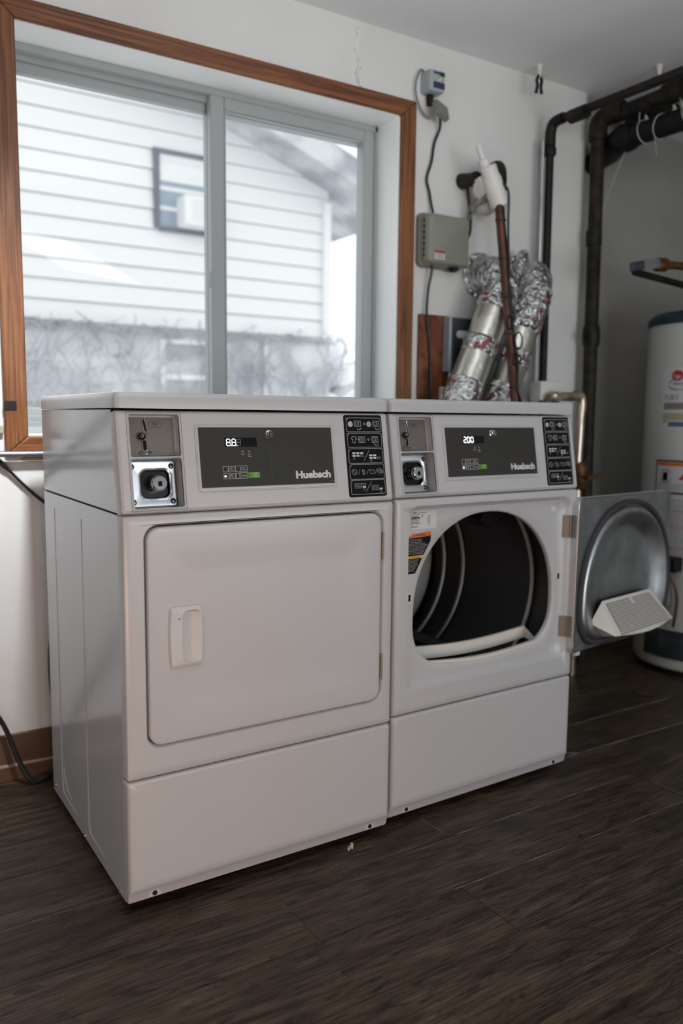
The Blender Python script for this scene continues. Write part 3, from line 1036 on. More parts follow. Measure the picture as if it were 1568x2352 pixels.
    for sx in (HX[0] + .009, HX[1] - .013):
        for sz in (U2[0] + .015, U2[1] - .014):
            MB().lathe([(0, -.003), (.004, -.0025), (.0062, 0), (.0062, .001)], (sx, ly, sz), 14, 'y', False).build('plate_rivet', 'dark_chrome', con)
    # ---- control bezel and overlay
    bz = MB()
    B0, B1, BZ0, BZ1 = .1705, .5215, cz(.9128), cz(1.0590)
    bl = lambda i, y: at_y(rr(B0 + i, B1 - i, BZ0 + i, BZ1 - i, max(.001, .005 - i)), y)
    bz.loops([bl(0, .0004), bl(0, -.0012), bl(.0008, -.002), bl(.0025, -.002), bl(.003, -.0012), bl(.0035, -.002), bl(.0075, -.0022), bl(.0078, -.0002)])
    bz.build('control_bezel', 'enamel', con)
    P0, P1, Q0, Q1 = .1783, .5182, cz(.9220), cz(1.0530)
    MB().box(P0, P1, -.0012, .0002, Q0, Q1).build('control_overlay', 'panel', con, smooth=False)
    y = -.0016
    MB().rect(.2388, .3168, cz(1.0088), cz(1.0288), y).build('display_window', 'display', con, smooth=False, recalc=False)
    y2 = y - .0004
    if not is_open:
        s1, s2 = MB(), MB()
        seven_seg(s1, .2432, cz(1.0115), .0085, .0145, 'abfged.', y2, .0020)
        seven_seg(s1, .2432, cz(1.0115), .0085, .0145, 'c', y2, .0012)
        seven_seg(s1, .2562, cz(1.0115), .0085, .0145, 'abfcde.', y2, .0020)
        seven_seg(s1, .2562, cz(1.0115), .0085, .0145, 'g', y2, .0012)
        seven_seg(s2, .2685, cz(1.0115), .0082, .0145, 'abfgecd', y2, .0012)
        s2.build('dim_digit', 'led_dim', con, smooth=False, recalc=False)
    else:
        s1 = MB()
        seven_seg(s1, .2430, cz(1.0115), .0085, .0145, 'abged.', y2, .0024)
        seven_seg(s1, .2560, cz(1.0115), .0085, .0145, 'abcdef', y2, .0024)
        seven_seg(s1, .2685, cz(1.0115), .0085, .0145, 'abcdef', y2, .0024)
    s1.build('lit_digits', 'led', con, smooth=False, recalc=False)
    pr = MB()
    for (bx0, bz0, words) in ((.2306, .9548, ('High', 'Temp.')), (.2602, .9552, ('Low', 'Temp.')), (.2310, .9395, ('Med', 'Temp.')), (.2602, .9400, ('Delicate',))):
        x0, x1, z0, z1 = bx0, bx0 + .0282, cz(bz0), cz(bz0 + .0118)
        pr.ribbon([(x0, z0), (x1, z0), (x1, z1), (x0, z1)], .0007, y, True)
        if len(words) == 2:
            pr.rect(x0 + .0118, x0 + .0128, z0 + .003, z1 - .002, y)
            pr.rect(x0 + .0112, x0 + .0134, z0 + .002, z0 + .004, y)
            pr.text(words[0], x0 + .0155, x0 + .0225, z0 + .0065, z1 - .0018, y)
            pr.text(words[1], x0 + .0155, x0 + .0245, z0 + .0018, z0 + .0055, y)
        else:
            pr.ribbon([(x0 + .0075, z0 + .002), (x0 + .0115, z0 + .002), (x0 + .009, z0 + .006), (x0 + .0115, z1 - .002), (x0 + .0075, z1 - .002), (x0 + .0095, z0 + .006)], .0004, y, True)
            pr.text(words[0], x0 + .0130, x0 + .0265, z0 + .004, z1 - .0045, y)
    pr.text('Drying', .2755, .2855, cz(.9905), cz(.9938), y)
    pr.text('Cool', .2925, .3000, cz(.9905), cz(.9938), y)
    pr.text('Down', .2925, .3010, cz(.9862), cz(.9895), y)
    for q in (.9962, .9982, 1.0002):
        pr.ribbon([(.2785, cz(q)), (.2825, cz(q))], .0006, y)
    pr.ribbon(circle_pts(.2965, cz(.9985), .0018, 8), .0006, y, True)
    pr.build('key_lettering', 'white_print', con, smooth=False, recalc=False)
    for (lx, lz) in ((.2345, .9605), (.2640, .9610), (.2640, .9455), (.2805, 1.0045), (.2965, 1.0045)):
        MB().rect(lx - .0012, lx + .0012, cz(lz) - .0012, cz(lz) + .0012, y).build('indicator_lamp', 'black', con, smooth=False, recalc=False)
    MB().flat(circle_pts(.2350, cz(.9452), .0026, 12), y - .0002).build('lit_indicator', 'led', con, smooth=False, recalc=False)
    gx0, gx1, gz0, gz1 = .2905, .3188, cz(.9400), cz(.9522)
    MB().rect(gx0, gx1, gz0, gz1, y).build('start_key', 'green', con, smooth=False, recalc=False)
    st = MB()
    st.text('START', gx0 + .012, gx0 + .0235, gz1 - .0035, gz1 - .0008, y2)
    st.ribbon([(gx0 + .0145, gz0 + .0045), (gx0 + .0175, gz0 + .0015), (gx0 + .0205, gz0 + .0045), (gx0 + .0175, gz0 + .0075)], .0005, y2, True)
    st.ribbon([(gx0 + .0175, gz0 + .003), (gx0 + .0175, gz0 + .006)], .0005, y2)
    st.build('start_lettering', 'white_print', con, smooth=False, recalc=False)
    MB().rect(gx0 + .002, gx0 + .005, gz0 + .0045, gz0 + .0075, y2).build('start_lamp', 'black', con, smooth=False, recalc=False)
    MB().ribbon([(.3489, cz(1.0160)), (.3499, cz(.9295))], .0007, y).build('green_rule', 'green_line', con, smooth=False, recalc=False)
    MB().text('Huebsch', .4110, .5045, cz(.9345), cz(.9522), y, bold=.05).build('name_lettering', 'white_print', con, smooth=False, recalc=False)
    MB().ribbon([(.5060, cz(.9275)), (.5150, cz(.9275))], .0006, y).build('part_number', 'grey_print', con, smooth=False, recalc=False)
    MB().lathe([(0, -.011), (.0068, -.011), (.0080, -.0095), (.0080, -.003), (.0098, -.002), (.0098, 0), (0, 0)], (.3495, 0, cz(1.0355)), 24, 'y', False).build('program_lock', 'chrome', con)
    MB().lathe([(.0032, -.0116), (.0046, -.0116), (.0046, -.0105), (.0032, -.0105)], (.3495, 0, cz(1.0355)), 16, 'y', False).build('lock_ring', 'black', con)
    make_console_label(con)
    return RX0, RX1, RZ0, RZ1


# ---- closed dryer
d1 = empty('clothes_dryer', (0, 0, 0))
tag(d1, 'white coin operated dryer with closed door, nearest the viewer, under the window', 'dryer', 'coin operated dryers')
RX0, RX1, RZ0, RZ1 = make_dryer(d1, False)
dr = MB()
g_ = .0052
def dl(i, y, r=None): return at_y(rr(RX0 + g_ + i, RX1 - g_ - i, RZ0 + g_ + i, RZ1 - g_ - i, max(.012, .029 - i)), y)
dr.loops([dl(0, .019), dl(0, .004), dl(.001, .001), dl(.003, -.0008), dl(.0045, -.0012), dl(.012, -.0013), dl(.045, -.0013), dl(.06, -.0009), dl(.09, .0009), dl(.105, .0012), dl(.13, .0012)], False, True)
door1 = dr.build('door', 'enamel', d1, sharp=60)
MB().loops([at_y(rr(RX0 + .004, RX1 - .004, RZ0 + .004, RZ1 - .004, .03), .0205), at_y(rr(RX0 + .02, RX1 - .02, RZ0 + .02, RZ1 - .02, .03), .0205)]).build('door_gap', 'dark', door1, smooth=False)
# moulded pull handle
hx0, hx1, hz0, hz1 = .0990, .1700, .5370, .6705
h = MB()
def bulge(pts, y):     # slightly bowed outline
    out = []
    for (x, z) in pts:
        t = (z - (hz0 + hz1) / 2) / ((hz1 - hz0) / 2)
        out.append((x - (.0035 * (1 - t * t) if x < (hx0 + hx1) / 2 else -.0035 * (1 - t * t)), y, z))
    return out
o_ = rr(hx0, hx1, hz0, hz1, .006)
i_ = rr(hx0 + .027, hx1 - .004, hz0 + .010, hz1 - .008, .012)
i2 = rr(hx0 + .031, hx1 - .007, hz0 + .016, hz1 - .013, .012)
def scoop_(pts): return [(x, .010 - .017 * (x - hx0 - .031) / (hx1 - hx0 - .038), z) for (x, y, z) in bulge(pts, 0)]
h.loops([bulge(o_, .0045), bulge(o_, -.004), bulge(rr(hx0 + .003, hx1 - .002, hz0 + .003, hz1 - .003, .006), -.0075),
         bulge(i_, -.009), scoop_(i2)], False, True)
h.build('handle', 'white_plastic', door1, sharp=40)
MB().lathe([(0, -.0101), (.0012, -.0101), (.0012, -.008)], (hx0 + .018, 0, hz1 - .025), 8, 'y', False).build('handle_pinhole', 'black', door1)
for (z0, z1) in ((.7290, .7960), (.4220, .4895)):
    hb = MB()
    n_ = 5
    for q in range(n_):
        a, b = z0 + (z1 - z0) * q / n_, z0 + (z1 - z0) * (q + 1) / n_ - .0008
        hb.lathe([(0, a), (.0032, a), (.0032, b), (0, b)], (RX1 - .001, -.0006, 0), 10, 'z', False)
    hb.build('hinge', 'hinge', door1)

# ---- open dryer
d2 = empty('clothes_dryer', (W + .0225, .0238, 0), .0256)
tag(d2, 'white coin operated dryer with its round drum exposed and door swung open', 'dryer', 'coin operated dryers')
make_dryer(d2, True)
DC, DR = (.340, .572), .325
dm = MB()
dm.lathe([(DR - .03, .034), (DR - .015, .036), (DR, .05), (DR, .645)], (DC[0], 0, DC[1]), 64, 'y', False)
drum = dm.build('drum', 'drum_black', d2, sharp=60)
MB().lathe([(0, .640), (DR - .035, .640), (DR - .02, .632), (DR - .012, .632)], (DC[0], 0, DC[1]), 64, 'y', False).build('drum_rear_plate', 'drum_steel', drum)
for yy, rr_ in ((.150, .0065), (.470, .0065), (.570, .0065)):
    L = []
    MB().tube([(DC[0] + (DR - .004) * math.cos(a), yy, DC[1] + (DR - .004) * math.sin(a)) for a in [2 * math.pi * i / 72 for i in range(72)]], rr_, 8, closed=True).build('drum_hoop', 'drum_steel', drum)
bf = MB()       # lifting vanes
for ang in (-66, 54, 174):
    ca, sa = math.cos(R(ang)), math.sin(R(ang))
    def Pp(rad, tang, y): return (DC[0] + ca * rad - sa * tang, y, DC[1] + sa * rad + ca * tang)
    y0, y1 = .13, .615
    V_ = [Pp(DR - .004, -.055, y0), Pp(DR - .004, .055, y0), Pp(DR - .095, .018, y0 + .05), Pp(DR - .095, -.018, y0 + .05),
          Pp(DR - .004, -.055, y1), Pp(DR - .004, .055, y1), Pp(DR - .095, .018, y1), Pp(DR - .095, -.018, y1)]
    MB().add(V_, [(0, 1, 2, 3), (7, 6, 5, 4), (1, 5, 6, 2), (3, 2, 6, 7), (0, 3, 7, 4)]).build('drum_vane', 'drum_black', drum, bevel=.006, smooth=True)
# lint duct lip along the lower edge of the opening
lip = MB()
NN = 16
def lipcurve(y, dz, x0, x1): return [(x0 + (x1 - x0) * i / NN, y, .4180 + dz - .014 * math.sin(math.pi * i / NN)) for i in range(NN + 1)]
def strip(A, B): 
    vs = A + B
    n = len(A)
    return vs, [(i, i + 1, n + i + 1, n + i) for i in range(n - 1)]
for (ya, yb, za, zb, xa, xb) in ((.020, .030, .009, .009, .135, .548), (.020, .020, -.006, .009, .135, .548), (.030, .032, .009, -.006, .135, .548),
                                 (.088, .096, .034, .034, .112, .572), (.088, .090, -.002, .034, .112, .572), (.096, .098, .034, -.002, .112, .572)):
    lip.add(*strip(lipcurve(ya, za, xa, xb), lipcurve(yb, zb, xa, xb)))
lip.add([(.135, .020, .412), (.135, .020, .427), (.112, .096, .452), (.112, .096, .416)], [(0, 1, 2, 3)])
lip.add([(.548, .020, .412), (.548, .020, .427), (.572, .096, .452), (.572, .096, .416)], [(0, 1, 2, 3)])
lip.build('lint_duct_lip', 'cream_plastic', d2, sharp=30)
for (lx, lz) in ((.0610, .6095), (.6260, .6110)):
    MB().box(lx - .006, lx + .006, .0145, .017, lz - .012, lz + .012).build('strike_plate', 'cream_plastic', d2, smooth=False)
    MB().box(lx - .0035, lx + .0035, .0138, .0150, lz - .009, lz + .009).build('strike_slot', 'black', d2, smooth=False)
MB().box(.585, .606, .0148, .017, .806, .822).build('bumper_pad', 'cream_plastic', d2, bevel=.001)
# data plate printing (upper left of the recess)
y = .0152
MB().rect(.0640, .1480, .7885, .8345, y).build('data_plate', 'sticker', d2, smooth=False, recalc=False)
dp = MB()
y -= .0004
rnd = random.Random(3)
def fakeline(b, x0, x1, z, h_, y, seed=0):
    x = x0
    while x < x1:
        w_ = rnd.uniform(.0012, .0045)
        b.rect(x, min(x + w_, x1), z, z + h_, y)
        x += w_ + rnd.uniform(.0006, .0012)
dp.rect(.068, .0800, .8310, .8335, y)
fakeline(dp, .0815, .115, .8312, .0013, y)
fakeline(dp, .066, .092, .8268, .0016, y)
fakeline(dp, .064, .085, .8225, .0014, y)
x = .064
while x < .0905:
    w_ = rnd.choice((.0004, .0007, .0011))
    dp.rect(x, x + w_, .8150, .8215, y)
    x += w_ + rnd.choice((.0004, .0006))
for z_ in (.8115, .8080, .8055, .8030, .7965, .7940):
    fakeline(dp, .064, rnd.uniform(.084, .094), z_, .0013, y)
for z_ in (.8255, .8225, .8195):
    fakeline(dp, .0965, .1015, z_, .0014, y)
fakeline(dp, .118, .127, .8215, .0012, y)
fakeline(dp, .118, .126, .8172, .0014, y)
dp.ribbon(circle_pts(.1215, .8110, .0042, 16), .0008, y, True)
dp.text('UL', .1195, .1235, .8088, .8132, y)
fakeline(dp, .118, .126, .8040, .0014, y)
fakeline(dp, .115, .130, .8000, .0010, y)
dp.build('data_plate_printing', 'dark_print', d2, smooth=False, recalc=False)
# warning sticker
y = .0152
ws = MB().flat([(.0535, .6725), (.0780, .6725), (.0800, .6740), (.1060, .7200), (.1290, .7560), (.1300, .7760), (.1285, .7800), (.1250, .7810), (.0690, .7770), (.0535, .7690)], y)
ws.build('warning_sticker', 'black', d2, smooth=False, recalc=False)
y -= .0004
MB().flat([(.0535, .7690), (.0535, .7660), (.1302, .7695), (.1300, .7765), (.1285, .7800), (.1250, .7810), (.0690, .7770)], y).build('warning_band', 'orange', d2, smooth=False, recalc=False)
MB().flat([(.0535, .7125), (.1020, .7130), (.1062, .7200), (.0535, .7195)], y).build('caution_band', 'yellow', d2, smooth=False, recalc=False)
tx = MB()
tx.text('WARNING', .0770, .1120, .7708, .7760, y - .0003, bold=.02)
tx.flat([(.0700, .7705), (.0745, .7705), (.0722, .7750)], y - .0003)
tx.text('CAUTION', .0650, .0930, .7142, .7182, y - .0003, bold=.02)
tx.flat([(.0575, .7140), (.0620, .7140), (.0598, .7182)], y - .0003)
tx.build('sticker_lettering', 'dark_print', d2, smooth=False, recalc=False)
wl = MB()
for i in range(11):
    z_ = .7620 - i * .0038
    xe = .126 if z_ > .752 else .126 - (.752 - z_) * .62
    fakeline(wl, .0545, min(xe - .004, .0545 + rnd.uniform(.045, .07)), z_, .0013, y)
for i in range(10):
    z_ = .7085 - i * .0033
    xe = .1000 - (.7085 - z_) * .60
    fakeline(wl, .0545, xe - rnd.uniform(.004, .012), z_, .0011, y)
wl.build('sticker_small_print', 'grey_print', d2, smooth=False, recalc=False)
# cabinet side hinge leaves
for (z0, z1) in ((.7270, .7935), (.4260, .4890)):
    MB().prism([(.6365, .0140), (.6500, .0010), (.6515, .0025), (.6380, .0158)], z0, z1, 'z').build('hinge_leaf', 'hinge', d2, smooth=False)
    hb = MB().lathe([(0, z0), (.0030, z0), (.0030, z1), (0, z1)], (.6530, -.001, 0), 10, 'z', False)
    hb.build('hinge_pin', 'hinge', d2)
# swung open door
DW, DZ0, DZ1, DT = .606, .3755, .8430, .030
dg = MB()
def dd(i, y): return at_y(rr(i, DW - i, DZ0 + i, DZ1 - i, .022), y)
cc = (.318, .60)
base = rr(.006, DW - .006, DZ0 + .006, DZ1 - .006, .02)
def dsm(x0, x1, z0, z1, rb, y): return at_y(cast(dshape(x0, x1, z0, z1, rb), cc, base), y)
dg.loops([dd(.004, DT), dd(0, DT - .003), dd(0, .003), dd(.002, 0), at_y(base, 0),
          dsm(.030, .598, .400, .808, .10, 0), dsm(.034, .594, .404, .804, .10, -.008), dsm(.042, .586, .412, .796, .10, -.013), dsm(.052, .577, .420, .787, .098, -.011),
          dsm(.085, .550, .445, .765, .09, .006), dsm(.118, .525, .462, .748, .08, .018), dsm(.132, .512, .472, .737, .075, .0225), dsm(.160, .485, .490, .715, .06, .0225)], False, True)
door2 = dg.build('door', 'galv', d2, loc=(.655, -.022, 0), rot=(0, R(.75), R(10)), sharp=55)
door2['label'] = 'open dryer door showing its dished steel inner face'
osk = MB().loops([dd(-.0008, .002), dd(-.001, DT), dd(.003, DT + .004), dd(.03, DT + .005)], False, True)
osk.build('outer_skin', 'enamel', door2)
gp = cast(dshape(.022, .603, .392, .820, .105), cc, base)
MB().tube([(q[0], -.004, q[1]) for q in gp], .0095, 8, closed=True).build('door_gasket', 'gasket', door2)
for (z0, z1) in ((.7270, .7935), (.4260, .4890)):
    MB().box(-.0035, -.0012, .005, .020, z0, z1).build('hinge_leaf', 'hinge', door2, smooth=False)
MB().box(.030, .055, .004, .016, DZ0 - .014, DZ0 + .004).build('door_bumper', 'cream_plastic', door2, bevel=.003)
# lint screen scoop fixed to the inner face
A = [(.188, 0, .503), (.478, 0, .503), (.504, -.074, .421), (.162, -.074, .421)]
def lerp(p, q, t): return tuple(p[i] + (q[i] - p[i]) * t for i in range(3))
sc_ = MB()
F0 = [(.172, .004, .513), (.494, .004, .513)]
front = []
nf = 14
for i in range(nf + 1):
    t = i / nf
    front.append((.140 + (.528 - .140) * t, -.064 - .020 * math.sin(math.pi * t), .4185 - .009 * math.sin(math.pi * t)))
under = [(q[0] * .9 + .0333, .004, .402) for q in front]
Lc, Rc = (.106, .004, .452), (.560, .004, .452)
V0 = [F0[0], F0[1], A[0], A[1], A[2], A[3], Lc, Rc] + front + under
fi, ui = 8, 8 + nf + 1
fs = [(0, 1, 3, 2), (0, 2, 5, fi), (0, fi, 6), (1, fi + nf, 4, 3), (1, 7, fi + nf), (6, fi, ui), (7, ui + nf, fi + nf)]
fs += [(5, 4) + tuple(fi + nf - i for i in range(nf + 1))]
fs += [(fi + i, fi + i + 1, ui + i + 1, ui + i) for i in range(nf)]
sc_.add(V0, fs)
scoop = sc_.build('lint_screen', 'cream_plastic', door2, sharp=25, bevel=.004)
scoop['label'] = 'cream plastic lint screen with a fine grid'
mesh_ = MB()
nx, nz = 46, 15
nrm = (Vector(A[1]) - Vector(A[0])).cross(Vector(A[3]) - Vector(A[0])).normalized()
if nrm.y > 0: nrm = -nrm
def G(s_, t_): return Vector(lerp(lerp(A[0], A[1], s_), lerp(A[3], A[2], s_), t_))
for i in range(nx + 1):
    w_ = .13 / nx
    a, b, c, d_ = G(max(0, i / nx - w_ * 1.4), 0), G(min(1, i / nx + w_ * 1.4), 0), G(min(1, i / nx + w_ * 1.4), 1), G(max(0, i / nx - w_ * 1.4), 1)
    o_ = nrm * .0016
    mesh_.add([a + o_, b + o_, c + o_, d_ + o_], [(0, 1, 2, 3)])
for k in range(nz + 1):
    w_ = .17 / nz
    a, b, c, d_ = G(0, max(0, k / nz - w_)), G(1, max(0, k / nz - w_)), G(1, min(1, k / nz + w_)), G(0, min(1, k / nz + w_))
    o_ = nrm * .0020
    mesh_.add([a + o_, b + o_, c + o_, d_ + o_], [(0, 1, 2, 3)])
a, b, c, d_ = G(.5, 0), G(.56, 0), G(.56, .2), G(.5, .2)
o_ = nrm * .0026
mesh_.add([a + o_, b + o_, c + o_, d_ + o_], [(0, 1, 2, 3)])
mesh_.build('screen_grid', 'cream_plastic', door2, smooth=False, recalc=False)
MT['screen'] = mat('screen_cloth', (0.07, 0.062, 0.05), 0.7)
o_ = nrm * .0008
MB().add([G(0, 0) + o_, G(1, 0) + o_, G(1, 1) + o_, G(0, 1) + o_], [(0, 1, 2, 3)]).build('screen_cloth', 'screen', door2, smooth=False, recalc=False)


# ================================================================== PIPES AND FITTINGS
def rbox(x0, x1, y0, y1, z0, z1, r, rf=None):
    """box with rounded front outline (towards -y)"""
    rf = r if rf is None else rf
    o = rr(x0, x1, z0, z1, r)
    i1 = rr(x0 + rf * .3, x1 - rf * .3, z0 + rf * .3, z1 - rf * .3, max(.001, r - rf * .3))
    i2 = rr(x0 + rf, x1 - rf, z0 + rf, z1 - rf, max(.001, r - rf * .5))
    return MB().loops([at_y(o, y1), at_y(o, y0 + rf), at_y(i1, y0 + rf * .3), at_y(i2, y0)], True, True)


# black gas pipe up the wall and along the ceiling
gpipe = empty('gas_pipe', (2.0, .80, 0))
tag(gpipe, 'thin black iron pipe rising beside the ducts and turning along the ceiling', 'pipe')
def gp_part(mb, name, m='iron', par=None, **kw):
    o = mb.build(name, m, par or gpipe, **kw)
    o.location = (-2.0, -.80, 0)
    return o
gp_part(MB().tube([(2.008, .80, 0.0), (2.004, .80, 1.2), (1.998, .80, 2.17)], .0165, 14), 'riser')
gp_part(MB().tube(spline([(1.998, .80, 2.15), (1.998, .798, 2.21), (2.0, .782, 2.236), (2.0, .735, 2.241)], 5), .0215, 14), 'elbow')
gp_part(MB().tube([(2.0, .76, 2.24), (2.0, -.9, 2.236)], .0165, 14), 'ceiling_run')
gp_part(MB().tube([(2.0, .70, 2.232), (2.0, .62, 2.232)], .026, 14), 'coupling')
gp_part(MB().lathe([(.0225, 2.115), (.024, 2.12), (.024, 2.14), (.0225, 2.145)], (2.0, .80, 0), 14), 'collar')
tag(MB().tube([(1.983, .812, .0), (1.972, .812, 2.17)], .0075, 10).build('conduit', 'galv'), 'slim bright steel conduit hugging the thin black iron pipe', 'conduit')

# rusty stack in the corner
st = empty('rusty_pipe', (2.28, .80, 0))
tag(st, 'thick rusty pipe standing at the wall corner left of the water heater', 'pipe')
def st_part(mb, name, m='rust', **kw):
    o = mb.build(name, m, st, **kw)
    o.location = (-2.28, -.80, 0)
    return o
st_part(MB().tube([(2.292, .80, 0.0), (2.284, .80, 1.2), (2.272, .80, 2.30)], .0285, 16), 'riser')
st_part(MB().tube([(2.283, .80, 1.385), (2.282, .80, 1.41), (2.282, .80, 1.45), (2.281, .80, 1.475)], [.033, .037, .037, .032], 16), 'coupling', 'iron')
st_part(MB().tube([(2.273, .80, 1.80), (2.273, .80, 1.86)], .033, 16), 'coupling', 'iron')
st_part(MB().tube([(2.262, .79, 1.432), (2.222, .775, 1.418)], [.008, .006], 8), 'clamp_screw', 'iron')
st_part(MB().tube(spline([(2.272, .80, 2.22), (2.274, .798, 2.285), (2.285, .765, 2.312), (2.295, .69, 2.315)], 5), .038, 16), 'tee', 'rust')
st_part(MB().tube([(2.295, .74, 2.305), (2.30, -.3, 2.335)], .030, 16), 'ceiling_run')
st_part(MB().tube([(2.297, .50, 2.312), (2.298, .42, 2.314)], .040, 14), 'coupling')

# black drain with strings
dn = empty('drain_pipe', (2.31, .4, 2.207))
tag(dn, 'fat black plastic drain pipe slung below the ceiling pipes', 'pipe')
def dn_part(mb, name, m='abs', **kw):
    o = mb.build(name, m, dn, **kw)
    o.location = (-2.25, -.4, -2.185)
    return o
dn_part(MB().tube([(2.255, .70, 2.186), (2.25, -.3, 2.184)], .042, 20), 'run')
dn_part(MB().tube([(2.42, 1.01, 2.19), (2.355, .85, 2.19), (2.272, .745, 2.188), (2.256, .70, 2.188), (2.255, .665, 2.187), (2.255, .645, 2.187)], [.044, .046, .052, .056, .054, .045], 20), 'hub')
for (yy, lean) in ((.60, .004), (.525, -.01), (.40, .012)):
    MB_ = MB().tube([(2.25 + .0445 * math.cos(a), yy + lean * math.sin(a), 2.185 + .0445 * math.sin(a)) for a in [2 * math.pi * i / 20 for i in range(20)]], .0022, 5, closed=True)
    dn_part(MB_, 'string_loop', 'string')
dn_part(MB().tube([(2.215, .60, 2.215), (2.235, .615, 2.29)], .0020, 5), 'string', 'string')
dn_part(MB().tube([(2.215, .40, 2.215), (2.24, .46, 2.30)], .0022, 5), 'string', 'string')
dn_part(MB().tube([(2.222, .53, 2.145), (2.222, .515, 2.07)], .0014, 5), 'string', 'string')
dn_part(MB().tube([(2.25, .69, 2.138), (2.243, .76, 1.98), (2.235, .79, 1.89)], .0012, 5), 'string', 'string')
for yy in (.57, .445, .41):
    dn_part(MB().tube([(2.215, yy, 2.215), (2.205, yy - .008, 2.228), (2.208, yy - .016, 2.212)], .004, 6, wob=.3), 'string_knot', 'string')
# flue collar
tag(MB().lathe([(.10, 2.36), (.125, 2.37), (.125, 2.385), (.105, 2.395), (.105, ZC)], (2.66, .83, 0), 28, 'z', True).build('flue_collar', 'abs'), 'dark round flue collar at the ceiling above the water heater', 'flue')


def hanger(x, y, label, spread, drop):
    h_ = empty('pipe_hanger', (x, y, ZC))
    tag(h_, label, 'hanger', 'ceiling pipe hangers')
    MB().lathe([(0, 0), (.012, 0), (.010, -.012), (.007, -.03), (.006, -.045), (0, -.045)], (0, 0, 0), 10, 'z', False).build('stem', 'pvc', h_)
    for s in (-1, 1):
        MB().tube(spline([(s * .004, 0, -.038), (s * spread, 0, -.055), (s * spread * .7, 0, -.04 - drop * .55), (s * spread * 1.1, 0, -.04 - drop)], 5), [.006] * 15 + [.008], 8).build('jaw', 'abs', h_)
    return h_


hanger(1.902, .775, 'empty black split clip hanging from the ceiling left of the pipes', .013, .062)
hanger(2.283, .523, 'pale ceiling hanger just above the black and rusty pipe runs', .007, .03)

# ------------------------------------------------------------------ foil dryer ducts
def foil_duct(base, top, elbow, wallp, label, seed, bands):
    rnd_ = random.Random(seed)
    random.seed(seed)
    b, t = Vector(base), Vector(top)
    root = empty('dryer_duct', base)
    tag(root, label, 'duct', 'foil wrapped dryer ducts')
    loc = -b
    def part(mb, name, m, **kw):
        o = mb.build(name, m, root, **kw)
        o.location = loc
        return o
    part(MB().tube([b.lerp(t, i / 10) for i in range(11)], .064, 28), 'duct_pipe', 'duct')
    ax_ = (t - b).normalized()
    part(MB().tube(spline([b + ax_ * .01, b - ax_ * .06 , (b.x - .035, b.y + .02, .80), (b.x - .03, b.y + .03, .40), (b.x - .03, b.y + .03, .04)], 5), .0635, 24), 'lower_pipe', 'duct')
    for (f0, f1, rad) in bands:
        n_ = max(5, int((f1 - f0) * 30))
        pth = [b.lerp(t, f0 + (f1 - f0) * i / n_) for i in range(n_ + 1)]
        rs = [rad + rnd_.uniform(-.0015, .0025) for _ in pth]
        rs[0] = rs[-1] = .0645
        part(MB().tube(pth, rs, 26, wob=.028), 'foil_band', 'foil', sharp=70)
        for q in range(4):          # scraps of red printing on the tape
            a_ = rnd_.uniform(math.pi * 1.0, math.pi * 1.75)
            c_ = b.lerp(t, f0 + (f1 - f0) * rnd_.uniform(.15, .85))
            u_ = Vector((0, 1, 0)).cross(ax_).normalized()
            w_ = ax_.cross(u_)
            d_ = (math.cos(a_) * u_ + math.sin(a_) * w_)
            if d_.y > 0: d_ = -d_
            tt = ax_.cross(d_).normalized()
            part(MB().obox(c_ + d_ * (rad + .0015), ax_ * rnd_.uniform(.006, .014), tt * rnd_.uniform(.004, .008), d_ * .0012), 'tape_print', 'tape_red')
    pth = spline([t - ax_ * .02, t + ax_ * .03, elbow, wallp], 7)
    part(MB().tube(pth, [.066 + rnd_.uniform(.0, .009) for _ in pth], 26, wob=.035), 'elbow', 'foil', sharp=70)
    for q in range(5):
        p_ = Vector(pth[rnd_.randrange(4, len(pth) - 3)])
        d_ = Vector((rnd_.uniform(-.6, .8), -1, rnd_.uniform(-.5, .9))).normalized()
        tt = d_.cross(Vector((0, 0, 1))).normalized()
        part(MB().obox(p_ + d_ * .075, tt * rnd_.uniform(.006, .012), tt.cross(d_) * .006, d_ * .0015), 'tape_print', 'tape_red')
    part(MB().lathe([(.070, 0), (.088, .0), (.088, -.012), (.072, -.018)], (wallp[0], YW - .001, wallp[2]), 26, 'y', False), 'wall_flange', 'foil')
    return root


foil_duct((1.463, .732, 1.04), (1.675, .725, 1.525), (1.690, .757, 1.612), (1.700, .862, 1.628), 'dryer duct with a beige middle length, left of the sloping copper pipe', 11,
          ((.10, .36, .069), (.56, .68, .0685), (.90, 1.0, .069)))
duct2 = foil_duct((1.668, .732, 1.04), (1.842, .725, 1.515), (1.885, .750, 1.612), (1.898, .862, 1.64), 'dryer duct wrapped in red printed foil tape, right of the sloping copper pipe', 23,
          ((.10, .34, .069), (.50, .62, .0685), (.78, 1.0, .069)))
random.seed(5)
fs_ = MB().tube(spline([(1.835, .80, 1.62), (1.850, .785, 1.69), (1.868, .80, 1.715)], 4), .024, 10, wob=.2).build('foil_tab', 'foil', duct2, sharp=70)
fs_.location = (-1.668, -.732, -1.04)

